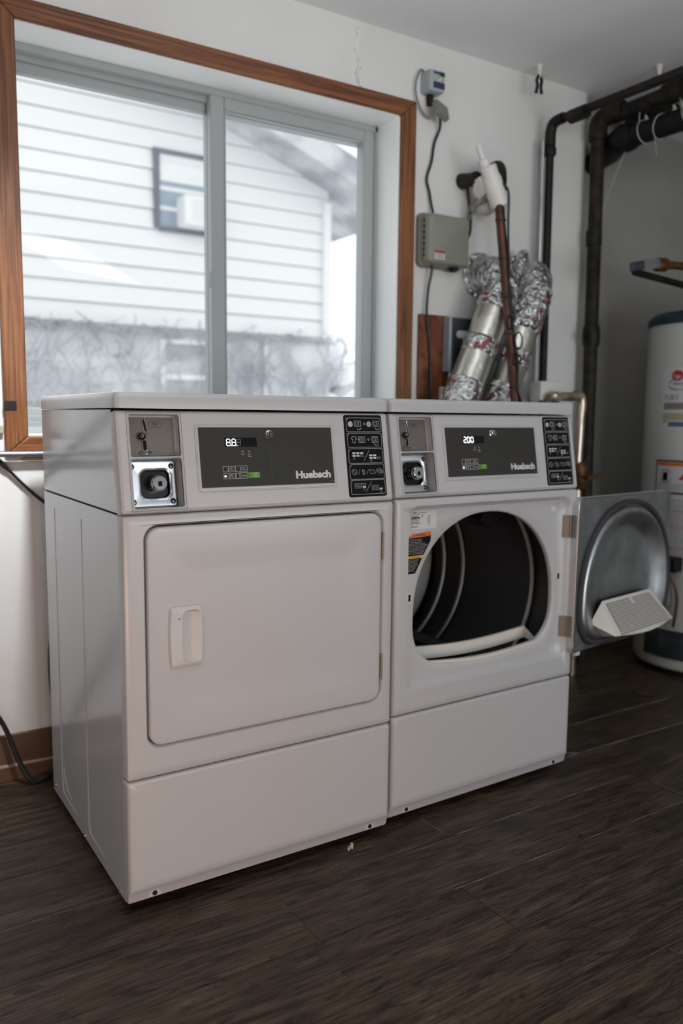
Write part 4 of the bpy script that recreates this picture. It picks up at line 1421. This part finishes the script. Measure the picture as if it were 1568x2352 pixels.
# ------------------------------------------------------------------ sloping copper pipe with vacuum breaker
cpz = empty('copper_pipe', (1.70, .70, 1.5))
tag(cpz, 'sloping dark copper pipe with cable strapped to it, in front of the ducts', 'pipe')
def cp_part(mb, name, m='copper', **kw):
    o = mb.build(name, m, cpz, **kw)
    o.location = (-1.70, -.70, -1.5)
    return o
def onpipe(z): return (1.645 + .007 * (1.866 - z) / .698, .70 - .105 * (1.866 - z) / .698, z)
cp_part(MB().tube([onpipe(1.885), onpipe(1.10), (1.655, .585, .95), (1.655, .585, 0)], .0175, 14), 'pipe')
cp_part(MB().tube(spline([onpipe(1.87), (1.662, .715, 1.95), (1.688, .752, 2.005), (1.705, .80, 2.018), (1.71, .86, 2.0)], 6), .0235, 14), 'elbow', 'rust')
cp_part(MB().lathe([(.030, 0), (.034, .004), (.034, .02), (.028, .026)], (1.735, .80, 1.93), 14, 'y', True), 'valve_body', 'rust')
cp_part(rbox(1.715, 1.752, .775, .80, 1.885, 1.965, .012), 'valve_handle', 'box_grey')
for z in (1.80, 1.66, 1.52, 1.385, 1.19):
    cp_part(MB().lathe([(.0185, -.004), (.0205, -.003), (.0205, .003), (.0185, .004)], onpipe(z), 14, 'z', False), 'cable_tie', 'cable')
def oncab(z, dx, dy=-.021):
    q = onpipe(z)
    return (q[0] + dx, q[1] + dy, z)
cp_part(MB().tube(spline([(1.62, .70, 1.945), (1.648, .675, 1.92), (1.668, .675, 1.89), oncab(1.80, .018), oncab(1.70, .008), oncab(1.62, .004), oncab(1.52, -.010), oncab(1.44, -.004), oncab(1.36, .002), oncab(1.27, .008), oncab(1.18, -.004), oncab(1.10, .03)], 5), .0045, 8), 'strapped_cable', 'cable')
for (dx, cz_, ra, rb_) in ((-.020, 1.425, .016, .024), (.016, 1.36, .018, .03), (.0, 1.29, .02, .018)):
    c_ = oncab(cz_, dx, -.026)
    cp_part(MB().tube([(c_[0] + ra * math.cos(a), c_[1], cz_ + rb_ * math.sin(a)) for a in [2 * math.pi * i / 16 for i in range(16)]], .0032, 6, closed=True), 'cable_loop', 'cable')

vb = empty('vacuum_breaker', (1.64, .74, 1.9))
tag(vb, 'white plastic sprinkler valve tilted at the head of the copper pipe', 'valve')
axv = Vector((-.075, 0, .15)).normalized()
qv = axv.to_track_quat('Z', 'Y').to_matrix().to_4x4()
mv = Matrix.Translation(Vector((.004, -.03, -.012))) @ qv @ Matrix.Scale(1.12, 4)
def vb_part(mb, name, m='pvc', **kw): return mb.xf(mv).build(name, m, vb, **kw)
vb_part(MB().lathe([(0, -.035), (.026, -.035), (.031, -.028), (.031, .055), (.027, .069), (.027, .094), (.0225, .10), (0, .10)], (0, 0, 0), 24, 'z', False), 'body')
vb_part(MB().lathe([(0, .098), (.0175, .098), (.0175, .122), (.0115, .125), (.0115, .168), (.0085, .168), (.0085, .15), (0, .15)], (-.012, 0, 0), 18, 'z', False), 'spout')
vb_part(MB().prism([(-.070, .004), (-.022, .022), (-.022, .080), (-.056, .074), (-.078, .042)], -.026, .022), 'side_inlet', bevel=.006)
vb_part(MB().prism([(-.046, -.005), (-.038, -.005), (-.034, .035), (-.042, .035)], -.01, .01), 'bracket_arm', 'pvc', bevel=.002)
vb_part(MB().lathe([(0, -.085), (.004, -.085), (.022, -.035), (0, -.035)], (0, 0, 0), 16, 'z', False), 'cone_tip')
stb = MB().tube([(1.600, .862, 1.968), (1.598, .80, 1.962), (1.590, .765, 1.96)], [.030, .024, .022], 14)
tag(stb.build('pipe_stub', 'iron'), 'short black pipe stub poking from the wall left of the white valve', 'pipe')
tag(MB().lathe([(0, -.03), (.022, -.028), (.028, .0), (.022, .03), (0, .03)], (1.665, .79, 1.865), 16, 'y', False).build('white_cap', 'pvc'), 'small round white cap below the white sprinkler valve', 'cap')
for i, pts in enumerate(([(1.600, .83, 1.955), (1.618, .845, 1.93), (1.632, .85, 1.88), (1.640, .85, 1.835), (1.630, .84, 1.78), (1.600, .83, 1.74)],
                         [(1.658, .70, 1.898), (1.632, .72, 1.905), (1.612, .78, 1.892), (1.605, .82, 1.86), (1.600, .83, 1.80)],
                         [(1.652, .71, 1.882), (1.632, .73, 1.886), (1.618, .78, 1.870), (1.610, .82, 1.83), (1.604, .83, 1.79)])):
    tag(MB().tube(spline(pts, 6), .0050 if i == 0 else .0042, 8).build('control_cable', 'cable' if i == 0 else 'cable_grey'),
        ('black cable dropping from the pipe stub to the green box', 'upper grey cable looping from the white valve to the green box', 'lower grey cable looping from the white valve to the green box')[i], 'cable')

# ------------------------------------------------------------------ irrigation controller
ct = empty('controller_box', (1.487, .82, 1.73))
tag(ct, 'grey green plastic controller box with a red and white sticker on the wall', 'box')
def ct_part(mb, name, m, **kw):
    o = mb.build(name, m, ct, **kw)
    o.location = (-1.487, -.82, -1.73)
    return o
ct_part(rbox(1.392, 1.588, .786, YW, 1.638, 1.818, .022, .018), 'cover', 'box_green')
ct_part(rbox(1.386, 1.594, .838, YW - .001, 1.632, 1.824, .022, .004), 'back_shell', 'box_grey')
for i in range(7):
    z_ = 1.662 + i * .0205
    ct_part(MB().box(1.3905, 1.3925, .812, .820, z_, z_ + .013), 'vent_slot', 'dark', smooth=False)
ct_part(MB().rect(1.418, 1.465, 1.653, 1.684, .7853), 'caution_sticker', 'sticker', smooth=False, recalc=False)
ct_part(MB().rect(1.418, 1.465, 1.6755, 1.684, .7849), 'sticker_band', 'red', smooth=False, recalc=False)
b = MB()
for z_ in (1.671, 1.6675, 1.664, 1.6605, 1.657):
    fakeline(b, 1.424, 1.459, z_, .0014, .7849)
ct_part(b, 'sticker_print', 'tape_red', smooth=False, recalc=False)
ct_part(MB().lathe([(0, 1.622), (.014, 1.622), (.018, 1.630), (.018, 1.640), (0, 1.640)], (1.535, .82, 0), 14, 'z', False), 'cable_gland', 'abs')
tag(MB().tube(spline([(1.452, .815, 2.165), (1.466, .83, 2.145), (1.474, .845, 2.125), (1.456, .85, 2.077), (1.446, .85, 2.014), (1.425, .85, 1.95), (1.438, .85, 1.905), (1.445, .845, 1.858), (1.447, .83, 1.81)], 6), .0048, 8).build('sensor_cable', 'cable'),
    'black cable wavering down the wall into the top of the controller box', 'cable')
tag(MB().tube(spline([(1.445, .83, 1.645), (1.442, .835, 1.60), (1.436, .84, 1.561), (1.428, .838, 1.465), (1.446, .838, 1.338), (1.454, .838, 1.175), (1.46, .838, 1.0), (1.47, .838, .6)], 6), .0046, 8).build('outlet_cable', 'cable'),
    'black cable running down from the controller box past the brown board', 'cable')

# rain sensor receiver and its tilted cover plate
rs = empty('sensor_receiver', (1.43, .82, 2.275))
tag(rs, 'small grey receiver with navy label and yellow lamp, high on the wall', 'sensor')
def rs_part(mb, name, m, **kw):
    o = mb.build(name, m, rs, **kw)
    o.location = (-1.43, -.82, -2.275)
    return o
rs_part(rbox(1.396, 1.466, .806, YW, 2.240, 2.316, .010, .008), 'case', 'box_blue')
rs_part(MB().rect(1.412, 1.464, 2.252, 2.274, .8055), 'navy_label', 'navy_print', smooth=False, recalc=False)
rs_part(MB().rect(1.412, 1.440, 2.300, 2.308, .8055), 'header_label', 'navy_print', smooth=False, recalc=False)
rs_part(MB().rect(1.440, 1.464, 2.296, 2.310, .8055), 'green_label', 'heater_top', smooth=False, recalc=False)
rs_part(MB().lathe([(0, -.0035), (.0035, -.003), (.0048, 0), (.0048, .001)], (1.443, .8055, 2.284), 12, 'y', False), 'lamp', 'led_yellow')
rs_part(MB().tube([(1.428, .845, 2.245), (1.430, .845, 2.205)], .013, 10), 'neck', 'rust')
rs_part(MB().tube(spline([(1.405, .85, 2.312), (1.385, .845, 2.318), (1.367, .845, 2.285), (1.362, .845, 2.25), (1.370, .845, 2.215), (1.395, .845, 2.175), (1.425, .84, 2.155)], 5), .0032, 7), 'lead_wire', 'cable_grey')
pl_ = rbox(-.034, .034, -.010, .010, -.030, .030, .008, .005)
po = pl_.build('cover_plate', 'box_grey', loc=(1.449, .806, 2.180), rot=(R(-24), R(16), R(8)))
tag(po, 'tilted grey weatherproof cover hanging open below the small receiver', 'cover')

# brown board with electrical boxes
tag(MB().box(1.402, 1.640, .845, YW, .98, 1.462).build('backing_board', 'plywood', bevel=.002), 'reddish brown stained board fixed to the wall right of the window', 'board')
eb = empty('electrical_box', (1.565, .82, 1.35))
tag(eb, 'dark steel electrical box with pale side and oval label on the brown board', 'box')
def eb_part(mb, name, m, **kw):
    o = mb.build(name, m, eb, **kw)
    o.location = (-1.565, -.82, -1.35)
    return o
eb_part(MB().box(1.512, 1.626, .803, .845, 1.252, 1.456), 'case', 'steel_blue', bevel=.003)
eb_part(MB().box(1.522, 1.626, .798, .803, 1.256, 1.452), 'front_cover', 'steel_dark', bevel=.002)
eb_part(MB().flat([(1.574 + .034 * math.cos(a) , 1.392 + .017 * max(-.8, min(.8, math.sin(a) * 1.2))) for a in [2 * math.pi * i / 24 for i in range(24)]], .7974), 'oval_label', 'sticker', smooth=False, recalc=False)
eb_part(MB().tube([(1.535, .825, 1.255), (1.535, .825, 1.19)], .009, 10), 'conduit_nipple', 'galv')
tag(rbox(1.498, 1.590, .800, .843, 1.120, 1.195, .008, .006).build('outlet_box', 'cream_plastic'), 'small cream outlet box low on the brown board', 'box')

# white box and brass elbow to the right of the open dryer
wbx = empty('switch_box', (1.97, .75, 1.18))
tag(wbx, 'small white box beside the brass elbow behind the open dryer', 'box')
def wb_part(mb, name, m, **kw):
    o = mb.build(name, m, wbx, **kw)
    o.location = (-1.97, -.75, -1.18)
    return o
wb_part(rbox(1.915, 2.045, .722, .778, 1.150, 1.226, .006, .004), 'case', 'pvc')
wb_part(MB().box(1.9135, 1.915, .735, .770, 1.10, 1.152), 'hanging_tag', 'pvc', smooth=False)
wb_part(MB().tube([(1.975, .750, 1.155), (1.975, .750, 1.0)], .010, 10), 'conduit_leg', 'brass')
bp_ = empty('brass_pipe', (2.03, .70, 1.17))
tag(bp_, 'worn brass pipe with an elbow turning down beside the open dryer', 'pipe')
def bp_part(mb, name, m='brass', **kw):
    o = mb.build(name, m, bp_, **kw)
    o.location = (-2.03, -.70, -1.17)
    return o
bp_part(MB().tube([(1.93, .695, 1.160), (2.10, .70, 1.172)], .0145, 14), 'arm')
ring = MB().tube([(1.945, .695, 1.161), (1.955, .695, 1.162), (1.975, .695, 1.163), (1.985, .696, 1.164)], [.016, .024, .024, .016], 14)
bp_part(ring, 'union_nut')
for i in range(6):
    x_ = 2.015 + i * .012
    bp_part(MB().tube([(x_, .698, 1.166), (x_ + .006, .698, 1.1665)], .0185, 14), 'thread_ridge')
bp_part(MB().tube(spline([(2.085, .70, 1.171), (2.115, .70, 1.170), (2.126, .70, 1.145), (2.125, .70, 1.11)], 5), .0215, 14), 'elbow')
bp_part(MB().tube([(2.125, .70, 1.13), (2.118, .70, .92), (2.13, .70, .45), (2.13, .70, 0)], .0195, 14), 'drop')
bp_part(MB().tube([(2.128, .70, .905), (2.130, .70, .89), (2.132, .70, .80), (2.132, .70, .785)], [.026, .034, .034, .024], 12), 'shutoff_valve', 'brass_orange')
bp_part(MB().tube([(2.132, .68, .84), (2.132, .635, .842)], .010, 8), 'valve_stem', 'brass_orange')
bp_part(MB().obox((2.145, .63, .846), (.045, 0, .006), (0, .004, 0), (0, 0, .008)), 'valve_lever', 'brass_orange', bevel=.002)

# ------------------------------------------------------------------ water heater
HX_, HY_, HR = 2.735, .520, .270
wh = empty('water_heater', (HX_, HY_, 0))
tag(wh, 'tall white cylindrical water heater with a navy top and warning stickers', 'water heater')
MB().lathe([(0, .028), (HR - .012, .028), (HR, .045), (HR, 1.470), (HR - .006, 1.478), (0, 1.478)], (0, 0, 0), 72, 'z', False).build('tank', 'heater', wh, sharp=40)
MB().lathe([(HR + .003, 1.470), (HR + .003, 1.500), (HR - .02, 1.522), (0, 1.530)], (0, 0, 0), 72, 'z', False).build('top_cap', 'heater_top', wh, sharp=40)
MB().lathe([(0, 0), (HR - .03, 0), (HR - .02, .006), (HR - .02, .03), (0, .03)], (0, 0, 0), 48, 'z', False).build('base_ring', 'abs', wh)


def cyl_patch(a0, a1, z0, z1, off, name, m, n=10, parent=wh):
    r = HR + off
    b = MB()
    vs, fs = [], []
    for i in range(n + 1):
        a = R(a0 + (a1 - a0) * i / n)
        vs += [(r * math.cos(a), r * math.sin(a), z0), (r * math.cos(a), r * math.sin(a), z1)]
    fs = [(2 * i, 2 * i + 2, 2 * i + 3, 2 * i + 1) for i in range(n)]
    return b.add(vs, fs).build(name, m, parent, smooth=True, recalc=False)


def cyl_map(mb, off):
    """wrap flat (u degrees, -, z) drawings onto the jacket"""
    r = HR + off
    mb.v = [(r * math.cos(R(v[0])), r * math.sin(R(v[0])), v[2]) for v in mb.v]
    return mb


def cyl_ellipse(ac, zc_, ra, rz, n=24):
    return [(ac + ra * math.cos(2 * math.pi * i / n), zc_ + rz * math.sin(2 * math.pi * i / n)) for i in range(n)]


# brand sticker (angles grow towards the viewer's right)
cyl_patch(169, 215, 1.040, 1.288, .0008, 'maker_sticker', 'sticker')
cyl_map(MB().flat(cyl_ellipse(184, 1.258, 5.6, .022), 0), .0014).build('red_disc', 'red', wh, recalc=False)
cyl_map(MB().text('Rheem', 180.5, 187.5, 1.252, 1.264, 0), .0018).build('disc_lettering', 'white_print', wh, smooth=False, recalc=False)
sw = MB()
pts = [(185.5 - 10 * math.sin(t) , 1.222 + .022 * math.cos(t)) for t in [math.pi * (.05 + .95 * i / 18) for i in range(19)]] + [(190, 1.200), (196, 1.203), (203, 1.212)]
for i in range(len(pts) - 1):
    (a0, z0), (a1, z1) = pts[i], pts[i + 1]
    t_ = .0015 + .0055 * math.sin(math.pi * min(1, (i + 1) / 20))
    sw.add([(a0, 0, z0 - t_ / 2), (a1, 0, z1 - t_ / 2), (a1, 0, z1 + t_ / 2), (a0, 0, z0 + t_ / 2)], [(0, 1, 2, 3)])
cyl_map(sw, .0014).build('blue_swoosh', 'blue_print', wh, smooth=False, recalc=False)
tx = MB()
tx.text('PERFORMANCE', 180.0, 206, 1.219, 1.229, 0, bold=.02)
tx.text('FURY', 172.5, 186.0, 1.158, 1.180, 0)
cyl_map(tx, .0014).build('sticker_lettering', 'blue_print', wh, smooth=False, recalc=False)
for (a0, a1, z0, z1, m) in ((171.5, 214, 1.120, 1.148, 'box_grey'), (170.5, 214, 1.076, 1.106, 'tan'), (171, 176, 1.064, 1.076, 'tan'), (177, 214, 1.050, 1.070, 'blue_print')):
    cyl_patch(a0, a1, z0, z1, .0013, 'sticker_stripe', m)
# warning sticker
cyl_patch(166, 222, .772, .912, .0008, 'warning_border', 'black')
cyl_patch(167.5, 221, .780, .905, .0013, 'warning_paper', 'sticker')
cyl_patch(168, 221, .888, .903, .0017, 'warning_band', 'orange')
pic = MB()
pic.ribbon(cyl_ellipse(177.5, .845, 6.2, .027), .0048, 0, True)
cyl_map(pic, .0019).build('prohibition_ring', 'tape_red', wh, smooth=False, recalc=False)
cyl_map(MB().flat([(174.3, .826), (179.6, .826), (179.6, .862), (176, .862), (174.3, .855)], 0), .0018).build('fuel_can_symbol', 'black', wh, smooth=False, recalc=False)
cyl_map(MB().flat([(190, .832), (198, .832), (206, .834), (204, .856), (199, .872), (196, .860), (193, .852)], 0), .0018).build('flame_symbol', 'red', wh, smooth=False, recalc=False)
b = MB()
for z_ in (.812, .804, .796, .788):
    x = 169.5
    while x < 219:
        w_ = rnd.uniform(2, 6)
        b.rect(x, min(219, x + w_), z_, z_ + .0042, 0)
        x += w_ + .8
cyl_map(b, .0019).build('warning_print', 'grey_print', wh, smooth=False, recalc=False)
# instruction sheet
cyl_patch(181, 225, .470, .760, .0008, 'instruction_sheet', 'sticker')
b, b2 = MB(), MB()
z_ = .748
i = 0
while z_ > .48:
    x = 184
    while x < 222:
        w_ = rnd.uniform(2, 6)
        (b2 if i in (7, 17, 30) else b).rect(x, min(222, x + w_), z_, z_ + .004, 0)
        x += w_ + .7
    z_ -= .0068
    i += 1
cyl_map(b, .0014).build('sheet_print', 'grey_print', wh, smooth=False, recalc=False)
cyl_map(b2, .0014).build('sheet_red_print', 'red', wh, smooth=False, recalc=False)
# lower access cover and gas control
cyl_patch(164, 235, .078, .200, .010, 'burner_cover', 'steel_dark', 14)
def wh_part(mb, name, m, **kw): return mb.build(name, m, wh, **kw)
def hp(a, r, z): return Vector((r * math.cos(R(a)), r * math.sin(R(a)), z))
wh_part(MB().obox(hp(189, HR + .035, .485), hp(189, .032, 0), hp(279, .045, 0), (0, 0, .030)), 'gas_control', 'abs', bevel=.006)
wh_part(MB().lathe([(0, 0), (.020, 0), (.022, .02), (.016, .028), (0, .028)], hp(184, HR + .035, .512), 16, 'z', False), 'control_knob', 'brass_orange')
wh_part(MB().obox(hp(184, HR + .012, .36), hp(184, .014, 0), hp(274, .03, 0), (0, 0, .06)), 'igniter_box', 'box_grey', bevel=.008)
wh_part(MB().tube(spline([hp(189, HR + .04, .455), hp(194, HR + .03, .40), hp(196, HR + .02, .33), hp(194, HR + .02, .22)], 5), .006, 8), 'gas_tube', 'copper')
MB().lathe([(0, 0), (.004, 0), (.005, .003), (0, .004)], hp(164, HR + .011, .085), 8, 'z', False).build('cover_screw', 'screw', wh)

# ball valve above the heater
bv = empty('ball_valve', (2.28, .50, 1.67))
tag(bv, 'brass ball valve with navy gripped lever above the water heater', 'valve')
def bv_part(mb, name, m, **kw):
    o = mb.build(name, m, bv, **kw)
    o.location = (-2.28, -.50, -1.67)
    return o
bv_part(MB().tube(spline([(2.30, .50, 1.683), (2.45, .50, 1.691), (2.60, .50, 1.698), (2.645, .50, 1.69), (2.66, .50, 1.65), (2.66, .50, 1.52)], 5), .016, 14), 'pipe', 'brass_orange')
bv_part(MB().tube([(2.285, .50, 1.680), (2.30, .50, 1.681), (2.345, .50, 1.685), (2.36, .50, 1.686)], [.018, .027, .027, .018], 10), 'body', 'brass_orange')
bv_part(MB().obox((2.235, .478, 1.672), (.048, 0, .010), (0, .003, 0), (-.004, 0, .018)), 'lever_plate', 'galv', bevel=.002)
bv_part(MB().obox((2.150, .476, 1.657), (.038, 0, .008), (0, .006, 0), (-.003, 0, .017)), 'lever_grip', 'navy_grip', bevel=.005)
bv_part(MB().tube([(2.19, .52, 1.645), (XR - .003, .52, 1.56)], .014, 10), 'support_arm', 'iron')

# ------------------------------------------------------------------ left edge of the frame
tag(MB().tube([(-1.6, .832, .972), (.35, .832, .962)], .0085, 12).build('wall_conduit', 'conduit'), 'grey steel conduit running level just under the window casing', 'conduit')
tag(MB().tube(spline([(XL + .003, .85, 1.62), (-1.4, .85, 1.60), (-.62, .85, 1.42), (-.22, .846, 1.075), (-.085, .848, .945), (-.02, .85, .875), (.035, .85, .822), (.12, .85, .76)], 6), [.009] * 20 + [.0075] * 6 + [.0045] * 17, 8).build('wall_cable', 'cable'), 'black cable slanting down the wall behind the closed dryer', 'cable')
tag(MB().flat([(.02 + .045 * math.cos(a), .9505 + .010 * math.sin(a) - .002) for a in [2 * math.pi * i / 20 for i in range(20)]], YW - .0008).build('wall_patch', 'tan', smooth=False, recalc=False), 'oval tan hole patch on the wall under the grey conduit', 'patch')
tag(MB().tube(spline([(-.44, .838, .72), (-.36, .82, .60), (-.22, .835, .36), (-.112, .830, .197), (-.068, .805, .070), (-.040, .780, .012), (-.005, .784, .008), (.025, .80, .014), (.10, .80, .03), (.2, .79, .10)], 7), .0072, 10).build('power_cord', 'cable'), 'thick black power cord trailing to the floor beside the closed dryer', 'cord')
tag(MB().tube(spline([(.062, .80, .50), (.040, .825, .43), (.034, .833, .33), (.040, .825, .215), (.06, .80, .15)], 6), .0065, 8).build('brown_hose', 'brown_base'), 'brown curved hose peeping out behind the closed dryer', 'hose')
ol = empty('wall_outlet', (-.44, YW, .74))
tag(ol, 'white wall outlet feeding the black power cord', 'outlet')
rbox(-.036, .036, -.006, -.0002, -.058, .058, .005, .003).build('cover', 'pvc', ol)
rbox(-.016, .016, -.030, -.006, -.034, -.004, .005, .003).build('plug', 'cable', ol)
tag(MB().box(-.066, -.032, CY0 - .0022, CY0 - .0004, 1.088, 1.114).build('tape_piece', 'cable', bevel=.0006), 'black tape stuck across the left window casing', 'tape')
sp = empty('webbing_strap', (-.085, .85, 1.03))
tag(sp, 'yellow woven strap hanging left of the window casing', 'strap')
MB().box(-.010, .004, -.003, .001, .012, .9).build('strap_band', 'yellow_strap', sp)
MB().box(-.012, .017, -.006, .002, -.008, .014).build('strap_end', 'tan', sp, bevel=.002)
random.seed(9)
tag(MB().tube(spline([(.548, -.016, .004), (.553, -.012, .008), (.556, -.020, .013), (.560, -.014, .018), (.557, -.018, .006)], 5), .0035, 6, wob=.5).build('lint_tuft', 'string'), 'tiny pale lint tuft on the floor before the closed dryer', 'lint')

# ================================================================== OUTSIDE
tag(MB().box(-14, 16, 1.2, 20, -.2, .25).build('ground', 'snow', smooth=False), 'snow covered yard outside the window', kind='structure')
YH = 5.0
nh = empty('neighbor_house', (1, YH, .25))
tag(nh, 'white clapboard house seen through the window', 'house')
def nh_part(mb, name, m, par=None, **kw):
    o = mb.build(name, m, par or nh, **kw)
    if par is None:
        o.location = (-1, -YH, -.25)
    return o
XE = 3.50
nh_part(MB().prism([(-4, .25), (XE, .25), (XE, 2.99), (1.0, 3.9), (-4, 3.9)], YH, YH + 3.0), 'wall_core', 'siding', smooth=False)
z_ = 1.79
while z_ < 3.75:
    z1 = z_ + .155
    xe = min(XE, 3.64 - (z_ - 3.05) / .365)
    nh_part(MB().prism([(YH - .042, z_ + .009), (YH - .024, z1 + .002), (YH + .0, z1 + .002), (YH + .0, z_ + .009)], -4, xe, 'x'), 'siding_board', 'siding', smooth=False)
    z_ = z1
nh_part(MB().box(XE - .06, XE + .012, YH - .075, YH + .05, 1.75, 2.99), 'corner_board', 'siding', smooth=False)
nh_part(MB().box(-4, XE + .02, YH - .05, YH + .02, .25, 1.745), 'foundation', 'stucco', smooth=False)
nh_part(MB().box(-4, XE + .03, YH - .065, YH + .02, 1.745, 1.79), 'water_table', 'soffit', smooth=False)
rz = lambda x, d: 3.049 + .365 * (3.64 - x) + d
nh_part(MB().prism([(4.1, rz(4.1, 0)), (4.1, rz(4.1, .216)), (-.5, rz(-.5, .216)), (-.5, rz(-.5, 0))], YH - .42, YH + 3.2), 'roof', 'soffit', smooth=False)
nh_part(MB().prism([(4.12, rz(4.12, .218)), (4.12, rz(4.12, .30)), (-.5, rz(-.5, .30)), (-.5, rz(-.5, .218))], YH - .44, YH + 3.2), 'roof_snow', 'snow', smooth=False)
# upper window
nw = MB()
for (x0, x1, z0, z1) in ((1.86, 1.905, 2.58, 3.20), (2.40, 2.445, 2.58, 3.20), (1.905, 2.40, 3.165, 3.20), (1.905, 2.40, 2.565, 2.60)):
    nw.box(x0, x1, YH - .06, YH - .02, z0, z1)
hw = nh_part(nw, 'upper_window', 'dark_frame', smooth=False)
MB().rect(1.905, 2.40, 2.60, 3.165, YH - .038).build('window_pane', 'blue_glass', hw, smooth=False, recalc=False)
MB().box(1.915, 2.395, YH - .046, YH - .042, 2.955, 3.165).build('window_shade', 'shade', hw, smooth=False)
MB().box(1.93, 2.395, YH - .050, YH - .046, 3.10, 3.155).build('shade_roller', 'siding_trim', hw, smooth=False)
acu = empty('air_conditioner', (2.24, YH - .12, 2.60))
tag(acu, 'white window air conditioner in the house outside', 'air conditioner')
MB().box(-.185, .17, -.10, .10, .0, .235).build('case', 'siding', acu, bevel=.01)
for i in range(6):
    MB().box(-.12, .15, -.106, -.100, .04 + i * .03, .05 + i * .03).build('grille_slat', 'siding_trim', acu, smooth=False)
# basement window
nw = MB()
for (x0, x1, z0, z1) in ((1.885, 1.93, 1.20, 1.70), (2.45, 2.49, 1.20, 1.70), (1.93, 2.45, 1.665, 1.70)):
    nw.box(x0, x1, YH - .08, YH - .05, z0, z1)
bw = nh_part(nw, 'basement_window', 'siding_trim', smooth=False)
MB().rect(1.93, 2.45, 1.20, 1.665, YH - .058).build('window_pane', 'soffit', bw, smooth=False, recalc=False)
MB().box(1.93, 2.45, YH - .09, YH - .055, 1.375, 1.415).build('window_rail', 'siding', bw, smooth=False)
nh_part(MB().tube([(2.842, YH - .08, .3), (2.842, YH - .08, 1.76)], .022, 8), 'downspout', 'siding_trim')
# bare vines over the foundation
vn = MB()
rv = random.Random(31)
for i in range(170):
    x = rv.uniform(.2, 3.6)
    z0 = rv.uniform(.9, 1.5)
    pts = [(x, YH - .075 - rv.uniform(0, .05), z0)]
    dx = rv.uniform(-.05, .05)
    for q in range(7):
        dx += rv.uniform(-.06, .06)
        px = pts[-1]
        pts.append((px[0] + dx, YH - .075 - rv.uniform(0, .07), min(1.86, px[2] + rv.uniform(-.02, .13))))
    vn.tube(spline(pts, 2), rv.uniform(.0025, .006), 4)
for i in range(26):
    x = rv.uniform(.3, 3.4)
    pts = [(x, YH - .08, 1.765)]
    for q in range(9):
        px = pts[-1]
        pts.append((px[0] + rv.uniform(.03, .10), YH - .08 - rv.uniform(0, .05), 1.755 + rv.uniform(-.05, .055)))
    vn.tube(pts, rv.uniform(.003, .007), 4)
tag(vn.build('bare_vines', 'vine'), 'tangle of bare vines over the foundation outside', 'vines', kind='stuff')
# snowy shrub beyond the corner
bm2 = MB()
for i in range(40):
    c_ = (3.95 + rv.uniform(-.35, .5), 5.5 + rv.uniform(-.3, .3), .9 + rv.uniform(0, .85))
    r_ = rv.uniform(.08, .2)
    bm2.lathe([(r_ * math.sin(R(t)), -r_ * math.cos(R(t))) for t in range(0, 181, 30)], c_, 8, 'z', False)
tag(bm2.build('snowy_shrub', 'snow'), 'snow laden shrub past the corner of the house', 'shrub', kind='stuff')
